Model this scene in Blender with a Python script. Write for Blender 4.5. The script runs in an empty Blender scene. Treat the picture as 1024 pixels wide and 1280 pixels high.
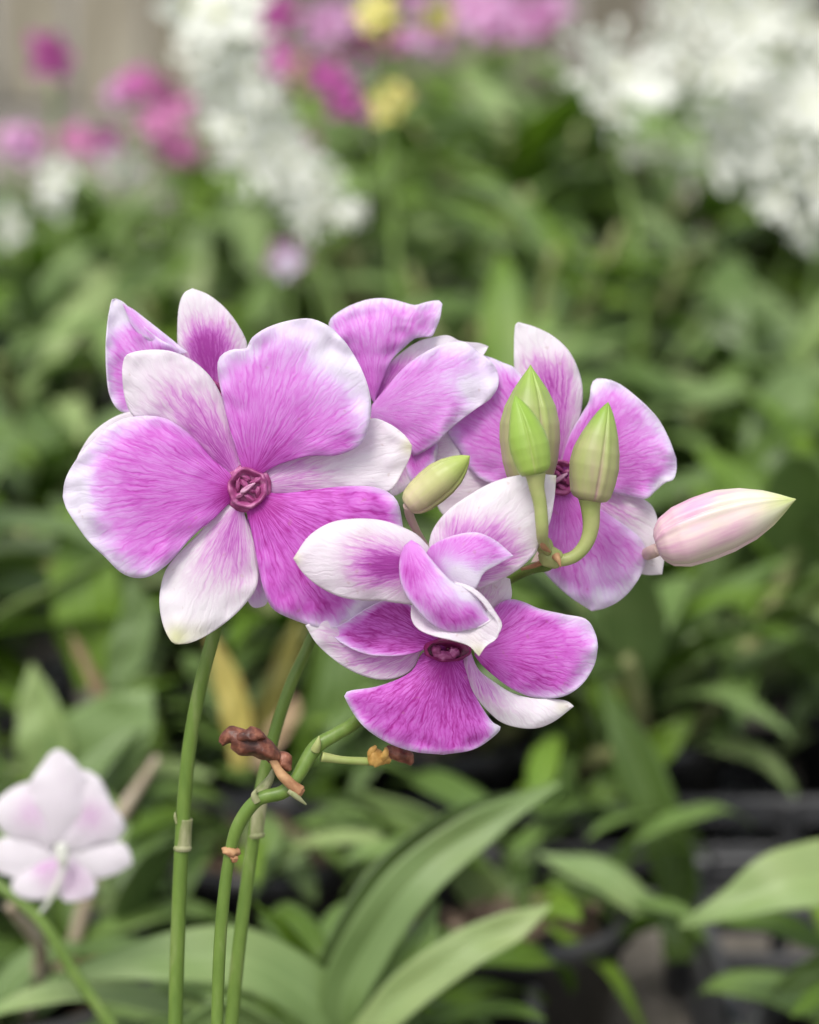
import bpy, bmesh, math, random
import numpy as np
from mathutils import Vector, Matrix, noise as mnoise, Euler

random.seed(7); rng = random.Random(11)
R = math.radians
S = bpy.context.scene
COL = S.collection

# ------------------------------------------------------------------ camera, world, sun, exposure
FD = 0.45                 # depth of the focus plane along the camera axis (m)
FW = 0.167                # width of the view at that depth (m)
PITCH = R(16.0)           # camera looks down by this angle
CAM = Vector((0.0, 0.0, 0.42))
cam_data = bpy.data.cameras.new('camera')
cam = bpy.data.objects.new('camera', cam_data); COL.objects.link(cam); S.camera = cam
cam.location = CAM; cam.rotation_euler = (math.pi/2 - PITCH, 0, 0)
cam_data.sensor_fit = 'HORIZONTAL'; cam_data.sensor_width = 36
cam_data.lens = 36*FD/FW
cam_data.clip_start = 0.01; cam_data.clip_end = 400
cam_data.dof.use_dof = True; cam_data.dof.focus_distance = 0.447
cam_data.dof.aperture_fstop = cam_data.lens/8.3
FWD = Vector((0, math.cos(PITCH), -math.sin(PITCH))); UPV = Vector((0, math.sin(PITCH), math.cos(PITCH)))
def at(px, py, d=FD):
    """the place in the world seen at this point of the picture, d metres in front of the lens"""
    k = FW/FD*d/1024.0
    return CAM + FWD*d + Vector((1, 0, 0))*((px-512)*k) - UPV*((py-640)*k)

w = bpy.data.worlds.new('World'); S.world = w; w.use_nodes = True
wn = w.node_tree; bg = wn.nodes['Background']
sky = wn.nodes.new('ShaderNodeTexSky'); sky.sky_type = 'NISHITA'; sky.sun_disc = False
SUN_EL, SUN_ROT = R(62), R(205)
sky.sun_elevation = SUN_EL; sky.sun_rotation = SUN_ROT; sky.dust_density = 3.0; sky.altitude = 100
hs = wn.nodes.new('ShaderNodeHueSaturation'); hs.inputs['Saturation'].default_value = 0.34
wn.links.new(sky.outputs[0], hs.inputs['Color']); wn.links.new(hs.outputs[0], bg.inputs[0])
bg.inputs[1].default_value = 0.145
sl = bpy.data.lights.new('sun', 'SUN'); sl.energy = 1.3; sl.angle = R(22); sl.color = (1, .96, .9)
so = bpy.data.objects.new('sun', sl); COL.objects.link(so)
sd = Vector((math.sin(SUN_ROT)*math.cos(SUN_EL), math.cos(SUN_ROT)*math.cos(SUN_EL), math.sin(SUN_EL)))
so.rotation_euler = sd.to_track_quat('Z', 'Y').to_euler()
so.location = (0, 0, 3)
S.view_settings.view_transform = 'Standard'; S.view_settings.look = 'None'
S.view_settings.gamma = 1; S.view_settings.use_curve_mapping = False
S.view_settings.exposure = 0.76
S.render.engine = 'CYCLES'
S.cycles.use_denoising = True
S.cycles.max_bounces = 8; S.cycles.transmission_bounces = 6; S.cycles.diffuse_bounces = 5

# ------------------------------------------------------------------ helpers
def mat(name):
    m = bpy.data.materials.new(name); m.use_nodes = True
    nt = m.node_tree; nt.nodes.clear()
    out = nt.nodes.new('ShaderNodeOutputMaterial')
    return m, nt, out
def N(nt, typ, **kw):
    n = nt.nodes.new(typ)
    for k, v in kw.items():
        if k.startswith('i_'):
            key = k[2:]
            key = int(key) if key.isdigit() else key.replace('_', ' ')
            n.inputs[key].default_value = v
        else: setattr(n, k, v)
    return n
def ramp(nt, fac, stops, interp='LINEAR'):
    r = nt.nodes.new('ShaderNodeValToRGB'); r.color_ramp.interpolation = interp
    e = r.color_ramp.elements
    while len(e) < len(stops): e.new(0.5)
    for el, (p, c) in zip(e, stops):
        el.position = p; el.color = (c[0], c[1], c[2], 1) if hasattr(c, '__len__') else (c, c, c, 1)
    if fac is not None: nt.links.new(fac, r.inputs[0])
    return r
def math_(nt, op, a, b=None, clamp=False):
    n = nt.nodes.new('ShaderNodeMath'); n.operation = op; n.use_clamp = clamp
    for i, x in enumerate((a, b)):
        if x is None: continue
        if isinstance(x, (int, float)): n.inputs[i].default_value = x
        else: nt.links.new(x, n.inputs[i])
    return n.outputs[0]
def mixc(nt, fac, a, b, mode='MIX'):
    n = nt.nodes.new('ShaderNodeMix'); n.data_type = 'RGBA'; n.blend_type = mode
    for i, x in ((0, fac), (6, a), (7, b)):
        if isinstance(x, (int, float)): n.inputs[i].default_value = x
        elif isinstance(x, tuple): n.inputs[i].default_value = (x[0], x[1], x[2], 1)
        else: nt.links.new(x, n.inputs[i])
    return n.outputs[2]
def surface(nt, out, col, rough, normal=None, transl=0.25, spec=0.4, sheen=0.0, tcol=None, sss=0.0):
    p = N(nt, 'ShaderNodeBsdfPrincipled')
    if hasattr(col, 'links'): nt.links.new(col, p.inputs['Base Color'])
    else: p.inputs['Base Color'].default_value = (*col, 1)
    if hasattr(rough, 'links'): nt.links.new(rough, p.inputs['Roughness'])
    else: p.inputs['Roughness'].default_value = rough
    p.inputs['Specular IOR Level'].default_value = spec
    p.inputs['Sheen Weight'].default_value = sheen
    if sss:
        p.inputs['Subsurface Weight'].default_value = sss
        p.inputs['Subsurface Radius'].default_value = (1, .6, .5); p.inputs['Subsurface Scale'].default_value = 0.002
    if normal is not None: nt.links.new(normal, p.inputs['Normal'])
    res = p.outputs[0]
    if transl > 0:
        t = N(nt, 'ShaderNodeBsdfTranslucent')
        c = tcol if tcol is not None else col
        if hasattr(c, 'links'): nt.links.new(c, t.inputs[0])
        else: t.inputs[0].default_value = (*c, 1)
        if normal is not None: nt.links.new(normal, t.inputs['Normal'])
        mx = N(nt, 'ShaderNodeMixShader'); mx.inputs[0].default_value = transl
        nt.links.new(res, mx.inputs[1]); nt.links.new(t.outputs[0], mx.inputs[2]); res = mx.outputs[0]
    nt.links.new(res, out.inputs[0])
    return p

def obj(name, me, parent=None, material=None, kind=None, smooth=True):
    if isinstance(me, bmesh.types.BMesh):
        m = bpy.data.meshes.new(name); me.to_mesh(m); me.free(); me = m
    if smooth:
        me.polygons.foreach_set('use_smooth', [True]*len(me.polygons))
    if material: me.materials.append(material)
    o = bpy.data.objects.new(name, me); COL.objects.link(o)
    if parent is not None: put(o, parent)
    if kind: o['kind'] = kind
    return o
def put(o, parent):
    """parent while keeping world placement (parents here are never rotated or scaled)"""
    wl = Vector((0, 0, 0)); p = parent
    while p is not None: wl += p.location; p = p.parent
    o.parent = parent; o.location = o.location - wl
def empty(name, loc, parent=None):
    o = bpy.data.objects.new(name, None); COL.objects.link(o); o.location = loc
    o.empty_display_size = 0.01
    if parent is not None: put(o, parent)
    return o
def tag(o, label, cat, group=None, kind=None):
    o['label'] = label; o['category'] = cat
    if group: o['group'] = group
    if kind: o['kind'] = kind
    return o

def catmull(pts, n):
    """n+1 points evenly spaced by arc length along a smooth curve through pts"""
    P = np.array(pts, float)
    Q = np.vstack([2*P[0]-P[1], P, 2*P[-1]-P[-2]])
    out = []
    for i in range(1, len(Q)-2):
        p0, p1, p2, p3 = Q[i-1], Q[i], Q[i+1], Q[i+2]
        for t in np.linspace(0, 1, 14, endpoint=False):
            out.append(0.5*((2*p1)+(-p0+p2)*t+(2*p0-5*p1+4*p2-p3)*t*t+(-p0+3*p1-3*p2+p3)*t**3))
    out.append(Q[-2]); out = np.array(out)
    seg = np.r_[0, np.cumsum(np.linalg.norm(np.diff(out[:, :2], axis=0), axis=1))]
    s = np.linspace(0, seg[-1], n+1)
    return np.stack([np.interp(s, seg, out[:, k]) for k in range(P.shape[1])], 1)
def sm(a, b, x):
    t = np.clip((x-a)/(b-a), 0, 1); return t*t*(3-2*t)

def tube_mesh(pts, radii, seg=14, name='tube', rings_extra=None, cap=True):
    """smooth tapered tube through world points; stores u along it"""
    arr = [list(p)+[r] for p, r in zip(pts, radii)]
    n = max(8, 7*(len(arr)-1))
    Q = np.vstack([2*np.array(arr[0])-np.array(arr[1]), np.array(arr), 2*np.array(arr[-1])-np.array(arr[-2])])
    out = []
    for i in range(1, len(Q)-2):
        p0, p1, p2, p3 = Q[i-1], Q[i], Q[i+1], Q[i+2]
        for t in np.linspace(0, 1, 10, endpoint=False):
            out.append(0.5*((2*p1)+(-p0+p2)*t+(2*p0-5*p1+4*p2-p3)*t*t+(-p0+3*p1-3*p2+p3)*t**3))
    out.append(Q[-2]); C = np.array(out)
    bm = bmesh.new(); rings = []
    uvl = bm.loops.layers.uv.new('UVMap')
    up = Vector((0.13, 0.9, 0.3)); prev = None
    for i in range(len(C)):
        a = Vector(C[max(i-1, 0)][:3]); b = Vector(C[min(i+1, len(C)-1)][:3])
        t = (b-a).normalized()
        if prev is None: x = t.cross(up).normalized()
        else: x = (prev - t*prev.dot(t)).normalized()
        prev = x; y = t.cross(x)
        r = max(C[i][3], 1e-5)
        rings.append([bm.verts.new(Vector(C[i][:3])+(x*math.cos(k/seg*6.2832)+y*math.sin(k/seg*6.2832))*r) for k in range(seg)])
    for i in range(len(rings)-1):
        for k in range(seg):
            f = bm.faces.new((rings[i][k], rings[i][(k+1) % seg], rings[i+1][(k+1) % seg], rings[i+1][k]))
            for lp, (uu, vv) in zip(f.loops, ((k, i), (k+1, i), (k+1, i+1), (k, i+1))): lp[uvl].uv = (uu/seg, vv/len(rings))
    if cap:
        bm.faces.new(rings[0][::-1]); bm.faces.new(rings[-1])
    m = bpy.data.meshes.new(name); bm.to_mesh(m); bm.free(); return m
def tube(name, pts, radii, parent, material, seg=14):
    return obj(name, tube_mesh(pts, radii, seg, name), parent, material)

# ------------------------------------------------------------------ materials
def petal_material(name, lo, stops, vein=0.24, bump=0.20, transl=0.42, green=(0.60, 0.62, 0.22)):
    m, nt, out = mat(name); L = nt.links.new
    uv = N(nt, 'ShaderNodeUVMap', uv_map='polar'); sp = N(nt, 'ShaderNodeSeparateXYZ'); L(uv.outputs[0], sp.inputs[0])
    r, th = sp.outputs[0], sp.outputs[1]
    nz = N(nt, 'ShaderNodeTexNoise', i_Scale=9.0, i_Detail=2.0)
    cmb0 = N(nt, 'ShaderNodeCombineXYZ'); L(r, cmb0.inputs[0]); L(th, cmb0.inputs[1]); L(cmb0.outputs[0], nz.inputs['Vector'])
    wob = math_(nt, 'MULTIPLY', math_(nt, 'SUBTRACT', nz.outputs[0], 0.5), 0.09)
    th2 = math_(nt, 'ADD', th, wob)
    def cells(a, b, seed, lo_, hi_):
        c = N(nt, 'ShaderNodeCombineXYZ'); L(math_(nt, 'MULTIPLY', r, a), c.inputs[0]); L(math_(nt, 'MULTIPLY', th2, b), c.inputs[1]); c.inputs[2].default_value = seed
        v = N(nt, 'ShaderNodeTexVoronoi', feature='DISTANCE_TO_EDGE', voronoi_dimensions='3D', i_Scale=1.0); L(c.outputs[0], v.inputs['Vector'])
        q = N(nt, 'ShaderNodeMapRange', interpolation_type='SMOOTHSTEP'); L(v.outputs['Distance'], q.inputs[0])
        q.inputs[1].default_value = lo_; q.inputs[2].default_value = hi_; q.inputs[3].default_value = 1; q.inputs[4].default_value = 0
        return q.outputs[0]
    v1 = cells(5.4, 19.0, 1.3, 0.0, 0.24)
    v2 = cells(17, 44, 4.1, 0.0, 0.3)
    # long radial veins, each a soft dark line running out from the throat
    nl = N(nt, 'ShaderNodeTexNoise', i_Scale=1.0, i_Detail=1.5, i_Roughness=0.5)
    cl = N(nt, 'ShaderNodeCombineXYZ'); L(math_(nt, 'MULTIPLY', r, 2.2), cl.inputs[0]); L(math_(nt, 'MULTIPLY', th2, 27.0), cl.inputs[1]); L(cl.outputs[0], nl.inputs['Vector'])
    rad = ramp(nt, nl.outputs[0], [(0.50, 0.0), (0.66, 1.0)]).outputs[0]
    tc = N(nt, 'ShaderNodeTexCoord')
    mot = N(nt, 'ShaderNodeTexNoise', i_Scale=260.0, i_Detail=3.0); L(tc.outputs['Object'], mot.inputs['Vector'])
    big = N(nt, 'ShaderNodeTexNoise', i_Scale=75.0, i_Detail=2.0); L(tc.outputs['Object'], big.inputs['Vector'])
    veins = math_(nt, 'ADD', math_(nt, 'MULTIPLY', v1, 0.46), math_(nt, 'ADD', math_(nt, 'MULTIPLY', v2, 0.24), math_(nt, 'MULTIPLY', rad, 0.5)))
    pig = N(nt, 'ShaderNodeAttribute', attribute_name='pig')
    amp = ramp(nt, pig.outputs['Fac'], [(0.0, 0.10), (0.22, 0.9), (0.5, 1.15), (1.0, 1.0)]).outputs[0]
    t = math_(nt, 'ADD', pig.outputs['Fac'], math_(nt, 'MULTIPLY', amp, math_(nt, 'MULTIPLY', math_(nt, 'SUBTRACT', veins, 0.42), vein)))
    t = math_(nt, 'ADD', t, math_(nt, 'MULTIPLY', amp, math_(nt, 'MULTIPLY', math_(nt, 'SUBTRACT', mot.outputs[0], 0.5), 0.16)))
    t = math_(nt, 'ADD', t, math_(nt, 'MULTIPLY', amp, math_(nt, 'MULTIPLY', math_(nt, 'SUBTRACT', big.outputs[0], 0.5), 0.22)), True)
    col = ramp(nt, t, stops).outputs[0]
    gr = N(nt, 'ShaderNodeAttribute', attribute_name='tint')
    col = mixc(nt, gr.outputs['Fac'], col, green)
    spk = N(nt, 'ShaderNodeTexNoise', i_Scale=600.0, i_Detail=1.0); L(tc.outputs['Object'], spk.inputs['Vector'])
    sk = ramp(nt, spk.outputs[0], [(0.72, 0.0), (0.78, 0.35)]).outputs[0]
    col = mixc(nt, math_(nt, 'MULTIPLY', sk, 0.6), col, (0.42, 0.22, 0.16))
    h = math_(nt, 'SUBTRACT', math_(nt, 'MULTIPLY', mot.outputs[0], 0.5), math_(nt, 'ADD', math_(nt, 'MULTIPLY', veins, 0.8), math_(nt, 'MULTIPLY', rad, 0.3)))
    bp = N(nt, 'ShaderNodeBump', i_Strength=bump, i_Distance=0.00035); L(h, bp.inputs['Height'])
    surface(nt, out, col, 0.52, bp.outputs[0], transl, spec=0.32, sheen=0.08)
    return m
MAG = [(0.0, (0.83, 0.78, 0.87)), (0.14, (0.80, 0.68, 0.86)), (0.34, (0.76, 0.48, 0.81)), (0.60, (0.72, 0.28, 0.73)), (0.82, (0.64, 0.13, 0.61)), (1.0, (0.44, 0.025, 0.34))]
PALE = [(0.0, (0.83, 0.79, 0.82)), (0.2, (0.76, 0.62, 0.74)), (0.45, (0.70, 0.38, 0.68)), (0.75, (0.56, 0.15, 0.54)), (1.0, (0.40, 0.05, 0.36))]
M_PETAL = petal_material('magenta_petal', 0, MAG)
M_SEPAL = petal_material('white_sepal', 0, PALE, vein=0.34, bump=0.22, transl=.42)

def simple(name, stops, scale=60, rough=0.5, transl=0.0, bump=0.3, dist=0.0004, detail=4, stretch=(1, 1, 1), spec=0.4, rnd=0.0, coords='Object'):
    m, nt, out = mat(name); L = nt.links.new
    tc = N(nt, 'ShaderNodeTexCoord'); mp = N(nt, 'ShaderNodeMapping'); mp.inputs['Scale'].default_value = stretch
    L(tc.outputs[coords], mp.inputs[0])
    nz = N(nt, 'ShaderNodeTexNoise', i_Scale=float(scale), i_Detail=float(detail), i_Roughness=0.6); L(mp.outputs[0], nz.inputs['Vector'])
    col = ramp(nt, nz.outputs[0], stops).outputs[0]
    if rnd:
        oi = N(nt, 'ShaderNodeObjectInfo'); hsv = N(nt, 'ShaderNodeHueSaturation')
        L(math_(nt, 'ADD', math_(nt, 'MULTIPLY', oi.outputs['Random'], rnd), 1-rnd/2), hsv.inputs['Value']); L(col, hsv.inputs['Color']); col = hsv.outputs[0]
    bp = N(nt, 'ShaderNodeBump', i_Strength=bump, i_Distance=dist); L(nz.outputs[0], bp.inputs['Height'])
    surface(nt, out, col, rough, bp.outputs[0], transl, spec)
    return m
M_STEM = simple('green_stem', [(0.3, (0.09, 0.16, 0.022)), (0.55, (0.13, 0.21, 0.035)), (0.75, (0.20, 0.26, 0.08))], 90, 0.42, 0.08, 0.3, stretch=(3, 3, .5))
M_SHEATH = simple('papery_sheath', [(0.35, (0.19, 0.22, 0.08)), (0.6, (0.33, 0.33, 0.18))], 140, 0.6, 0.1, 0.5, stretch=(3, 3, .7))
M_PED = simple('pale_pedicel', [(0.3, (0.26, 0.33, 0.085)), (0.7, (0.40, 0.41, 0.17))], 120, 0.45, 0.1, 0.2)
M_PINKPED = simple('pink_pedicel', [(0.3, (0.62, 0.42, 0.42)), (0.7, (0.66, 0.56, 0.42))], 120, 0.45, 0.15, 0.2)
M_DRY = simple('withered_brown', [(0.3, (0.035, 0.010, 0.007)), (0.5, (0.13, 0.04, 0.022)), (0.72, (0.36, 0.15, 0.09))], 330, 0.42, 0.0, .8, 0.0007, 5, (1, 1, 1))
M_TAN = simple('dry_tan', [(0.3, (0.26, 0.10, 0.045)), (0.7, (0.52, 0.31, 0.15))], 240, 0.6, 0.1, 0.6, 0.0006)
M_OCHRE = simple('dry_ochre', [(0.3, (0.36, 0.19, 0.04)), (0.7, (0.66, 0.42, 0.12))], 260, 0.6, 0.15, 0.6, 0.0006)
M_COL = simple('crimson_column', [(0.3, (0.20, 0.02, 0.10)), (0.55, (0.36, 0.07, 0.22)), (0.75, (0.58, 0.26, 0.42))], 420, 0.5, 0.12, 0.5, 0.0005, spec=0.5)
M_ANTH = simple('pale_anther', [(0.3, (0.44, 0.14, 0.30)), (0.6, (0.66, 0.40, 0.54))], 500, 0.5, 0.15, 0.4, 0.0004)
M_DARKTHROAT = simple('dark_throat', [(0.3, (0.13, 0.008, 0.05)), (0.6, (0.27, 0.02, 0.12)), (0.8, (0.42, 0.08, 0.24))], 420, 0.4, 0.0, 0.5, 0.0005)

def bud_material(name, body, pink, tip):
    m, nt, out = mat(name); L = nt.links.new
    uv = N(nt, 'ShaderNodeUVMap', uv_map='UVMap'); sp = N(nt, 'ShaderNodeSeparateXYZ'); L(uv.outputs[0], sp.inputs[0])
    cm = N(nt, 'ShaderNodeCombineXYZ'); L(math_(nt, 'MULTIPLY', sp.outputs[0], 30.0), cm.inputs[0]); L(math_(nt, 'MULTIPLY', sp.outputs[1], 2.6), cm.inputs[1])
    nz = N(nt, 'ShaderNodeTexNoise', i_Scale=1.0, i_Detail=3.0); L(cm.outputs[0], nz.inputs['Vector'])
    st = ramp(nt, nz.outputs[0], [(0.42, 0.0), (0.66, 1.0)]).outputs[0]
    pk = N(nt, 'ShaderNodeAttribute', attribute_name='pig'); tp = N(nt, 'ShaderNodeAttribute', attribute_name='tint')
    tc = N(nt, 'ShaderNodeTexCoord'); big = N(nt, 'ShaderNodeTexNoise', i_Scale=120.0, i_Detail=3.0); L(tc.outputs['Object'], big.inputs['Vector'])
    f = math_(nt, 'MULTIPLY', pk.outputs['Fac'], math_(nt, 'ADD', math_(nt, 'MULTIPLY', st, 0.35), math_(nt, 'MULTIPLY', big.outputs[0], 1.2)), True)
    col = mixc(nt, f, body, pink)
    col = mixc(nt, tp.outputs['Fac'], col, tip)
    dk = math_(nt, 'MULTIPLY', math_(nt, 'SUBTRACT', big.outputs[0], 0.5), 0.5)
    hsv = N(nt, 'ShaderNodeHueSaturation'); L(col, hsv.inputs['Color']); L(math_(nt, 'ADD', 1.0, math_(nt, 'SUBTRACT', dk, math_(nt, 'MULTIPLY', st, 0.05))), hsv.inputs['Value'])
    bp = N(nt, 'ShaderNodeBump', i_Strength=0.15, i_Distance=0.0003); L(math_(nt, 'ADD', nz.outputs[0], math_(nt, 'MULTIPLY', big.outputs[0], .5)), bp.inputs['Height'])
    surface(nt, out, hsv.outputs[0], 0.42, bp.outputs[0], 0.12, 0.4, 0.05)
    return m
M_BUDPINK = bud_material('pink_cream_bud', (0.78, 0.75, 0.58), (0.66, 0.34, 0.50), (0.50, 0.60, 0.15))
M_BUDGREEN = bud_material('green_bud', (0.33, 0.39, 0.12), (0.44, 0.24, 0.27), (0.24, 0.38, 0.05))
M_BUDLIME = bud_material('lime_bud', (0.26, 0.41, 0.055), (0.42, 0.46, 0.16), (0.22, 0.38, 0.04))
M_BUDCREAM = bud_material('cream_green_bud', (0.44, 0.46, 0.17), (0.62, 0.48, 0.36), (0.34, 0.48, 0.08))

# ------------------------------------------------------------------ the petal builder
MM = 0.001
def petal(name, parent, z, Lp, Rp, d, d3=(0, 0, 0), cup=0.0, ruf=0.6, mat_=None, mw=0.16, mstr=0.9, base=1.0, fade=(0.75, 1.25), fadeto=0.35,
          streak=None, spots=(), tips=(), n=44, thick=0.00014, seed=0, label=None, mfrom=0.25, origin=None, dents=()):
    """z = (x0, y0, scale) of the picture area the points were read in. Points run base -> tip on both edges; an optional third number is mm of
    extra distance. d = depth of the flower (m); d3 = mm of extra distance at base, middle and tip; cup = mm the edges lie behind the middle."""
    ox, oy, sc = z
    f = lambda P: [(ox+p[0]/sc, oy+p[1]/sc, (p[2] if len(p) > 2 else 0.0)) for p in P]
    L = catmull(f(Lp), n); Rr = catmull(f(Rp), n)
    nv = 30
    outline = np.vstack([L[int(n*0.12):], Rr[int(n*0.12):]])[:, :2]
    org = np.array(origin) if origin else (L[0, :2]+Rr[0, :2])/2
    if origin: org = np.array([ox+origin[0]/sc, oy+origin[1]/sc])
    tipp = (L[-1, :2]+Rr[-1, :2])/2
    length = np.linalg.norm(tipp-org); ax = math.atan2(*(tipp-org)[::-1])
    bm = bmesh.new(); uv = bm.loops.layers.uv.new('polar')
    lp_ = bm.verts.layers.float.new('pig'); lt_ = bm.verts.layers.float.new('tint')
    grid = []; pol = {}
    for i in range(n+1):
        u = i/n; row = []
        for j in range(nv+1):
            v = j/nv
            p = L[i]*(1-v)+Rr[i]*v
            xy = p[:2]
            dm = np.min(np.linalg.norm(outline-xy, axis=1))/length
            rel = xy-org; r = np.linalg.norm(rel)/length; th = math.atan2(rel[1], rel[0])-ax
            th = (th+math.pi) % (2*math.pi)-math.pi
            q = Vector((xy[0]*0.018+seed*3.1, xy[1]*0.018, seed*1.7))
            nz = mnoise.noise(q); nz2 = mnoise.noise(q*2.7)
            a = (1-u)*(1-2*u)*d3[0]+4*u*(1-u)*d3[1]+u*(2*u-1)*d3[2]
            zz = a+p[2]+cup*((2*v-1)**2)*math.sin(math.pi*min(1, u*0.85+0.1))
            edge = float(1-sm(0, 0.22, dm))*min(1, r*1.6)
            zz += ruf*(nz*0.9+nz2*0.4*edge)*min(1, r*1.8)+ruf*0.9*edge*nz2
            vtx = bm.verts.new(at(xy[0], xy[1], d+zz*MM)); row.append(vtx)
            wv = 0.02+mw*0.62*(0.10+0.88*float(sm(mfrom, 0.95, r)))*(1+0.5*nz+0.3*nz2)
            white = float(1-np.clip(dm/(wv*1.35+1e-4), 0, 1)**0.75)*mstr*float(sm(mfrom*0.5, mfrom+0.3, r))
            pg = base*(1-(1-fadeto)*float(sm(fade[0], fade[1], r+0.10*nz)))
            if streak:
                c0, wd = streak
                pg *= 0.06+0.94*math.exp(-(((th-c0)/wd)**2)*1.0)
            pg *= (1-white)
            for (sx, sy, sr, amt) in spots:
                dd = math.hypot(xy[0]-(ox+sx/sc), xy[1]-(oy+sy/sc))*sc/sr
                pg += amt*math.exp(-dd*dd)*(1+0.5*nz)
            pg = min(1.0, max(0.0, pg*0.9))
            tn = 0.0
            for (sx, sy, sr, amt) in tips:
                dd = math.hypot(xy[0]-(ox+sx/sc), xy[1]-(oy+sy/sc))*sc/sr
                tn += amt*math.exp(-dd*dd)
            vtx[lp_] = pg; vtx[lt_] = min(1, tn)
            pol[vtx] = (r+seed*1.37, th+seed*2.11)
        grid.append(row)
    for i in range(n):
        for j in range(nv):
            vs = (grid[i][j], grid[i+1][j], grid[i+1][j+1], grid[i][j+1])
            fc = bm.faces.new(vs)
            for lo in fc.loops: lo[uv].uv = pol[lo.vert]
    bmesh.ops.remove_doubles(bm, verts=grid[-1], dist=1e-6)
    bmesh.ops.recalc_face_normals(bm, faces=bm.faces[:])
    o = obj(name, bm, parent, mat_ or M_PETAL)
    s = o.modifiers.new('thickness', 'SOLIDIFY'); s.thickness = thick; s.offset = 0
    if label: o['label'] = label
    return o

def lump(bm, c, rx, ry, rz, seed=0, amp=0.2, rot=0.0, sub=3):
    r = bmesh.ops.create_icosphere(bm, subdivisions=sub, radius=1)
    M = Matrix.Rotation(rot, 3, FWD)
    Xa = M @ Vector((1, 0, 0)); Ya = M @ UPV; Za = FWD
    for v in r['verts']:
        k = 1+amp*mnoise.noise(v.co*1.8+Vector((seed, seed*2, 0)))
        v.co = c+Xa*(v.co.x*rx*k)+Ya*(v.co.y*ry*k)+Za*(v.co.z*rz*k)

def column(parent, px, py, d, rad, seed=0, lobes=6):
    """the cup in the throat: an uneven six cornered rim round a flat floor with a pale folded anther lying in it"""
    c = at(px, py, d); bm = bmesh.new(); nseg = 60; X = Vector((1, 0, 0))
    prof = [(1.04, 2.4), (1.07, 0.8), (1.04, -0.3), (0.97, -0.75), (0.88, -0.45), (0.80, 0.1), (0.6, 1.3), (0.4, 1.5), (0.2, 1.5), (0.02, 1.5)]
    rings = []
    for (rr, zz) in prof:
        ring = []
        for k in range(nseg):
            a = k/nseg*6.2832
            hx = math.cos(math.pi/lobes)/math.cos((a+seed*.3) % (2*math.pi/lobes)-math.pi/lobes)
            m = (0.45+0.55*hx)*1.04+0.07*mnoise.noise(Vector((math.cos(a)*1.5, math.sin(a)*1.5, seed+rr)))
            q = Vector((math.cos(a)*rr*2.2, math.sin(a)*rr*2.2, seed+5))
            dz = 0.7*mnoise.noise(q)+(.5*mnoise.noise(q*2.5) if .5 < rr < .9 else 0)
            ring.append(bm.verts.new(c+X*(math.cos(a)*rr*rad*m)+UPV*(math.sin(a)*rr*rad*m)+FWD*((zz+dz)*rad/4)))
        rings.append(ring)
    for i in range(len(rings)-1):
        for k in range(nseg): bm.faces.new((rings[i][k], rings[i][(k+1) % nseg], rings[i+1][(k+1) % nseg], rings[i+1][k]))
    bm.faces.new(rings[-1])
    bmesh.ops.recalc_face_normals(bm, faces=bm.faces[:])
    o = obj('column', bm, parent, M_COL)
    bm = bmesh.new()
    # overlapping folded flaps round the well, then the pale wedge of the anther cap lying across it
    for k in range(6):
        a = k*1.047+seed*.7; rr = .56+.06*math.sin(k*2.3+seed)
        lump(bm, c+X*(math.cos(a)*rr*rad)+UPV*(math.sin(a)*rr*rad)+FWD*((.16+.05*math.sin(k*1.7))*rad), rad*.15, rad*(.34+.05*math.cos(k*3)), rad*.24, seed+k*1.3, .35, a+.45)
    lump(bm, c-X*rad*.16+UPV*rad*.20+FWD*rad*.12, rad*.30, rad*.16, rad*.22, seed+2, .3, .9)
    lump(bm, c+X*rad*.20-UPV*rad*.12+FWD*rad*.14, rad*.28, rad*.13, rad*.20, seed+4, .3, .5)
    obj('throat_folds', bm, parent, M_COL)
    bm = bmesh.new()
    pts = [(-.46, -.34), (-.1, -.30), (.30, .08), (.50, .30), (.22, .26), (-.10, .10), (-.36, -.08)]
    cx = sum(p[0] for p in pts)/7; cy = sum(p[1] for p in pts)/7
    lv = []
    for (sc_, h) in ((1.0, .02), (1.02, -.12), (.72, -.26), (.15, -.22)):
        lv.append([bm.verts.new(c+X*((x*sc_+cx*(1-sc_))*rad)+UPV*((y*sc_+cy*(1-sc_))*rad)+FWD*(h*rad)) for x, y in pts])
    for q in range(3):
        for k in range(7): bm.faces.new((lv[q][k], lv[q][(k+1) % 7], lv[q+1][(k+1) % 7], lv[q+1][k]))
    bm.faces.new(lv[3])
    bmesh.ops.recalc_face_normals(bm, faces=bm.faces[:])
    ao = obj('anther', bm, parent, M_ANTH)
    bv = ao.modifiers.new('soft', 'SUBSURF'); bv.levels = 2; bv.render_levels = 2
    return o

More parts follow.
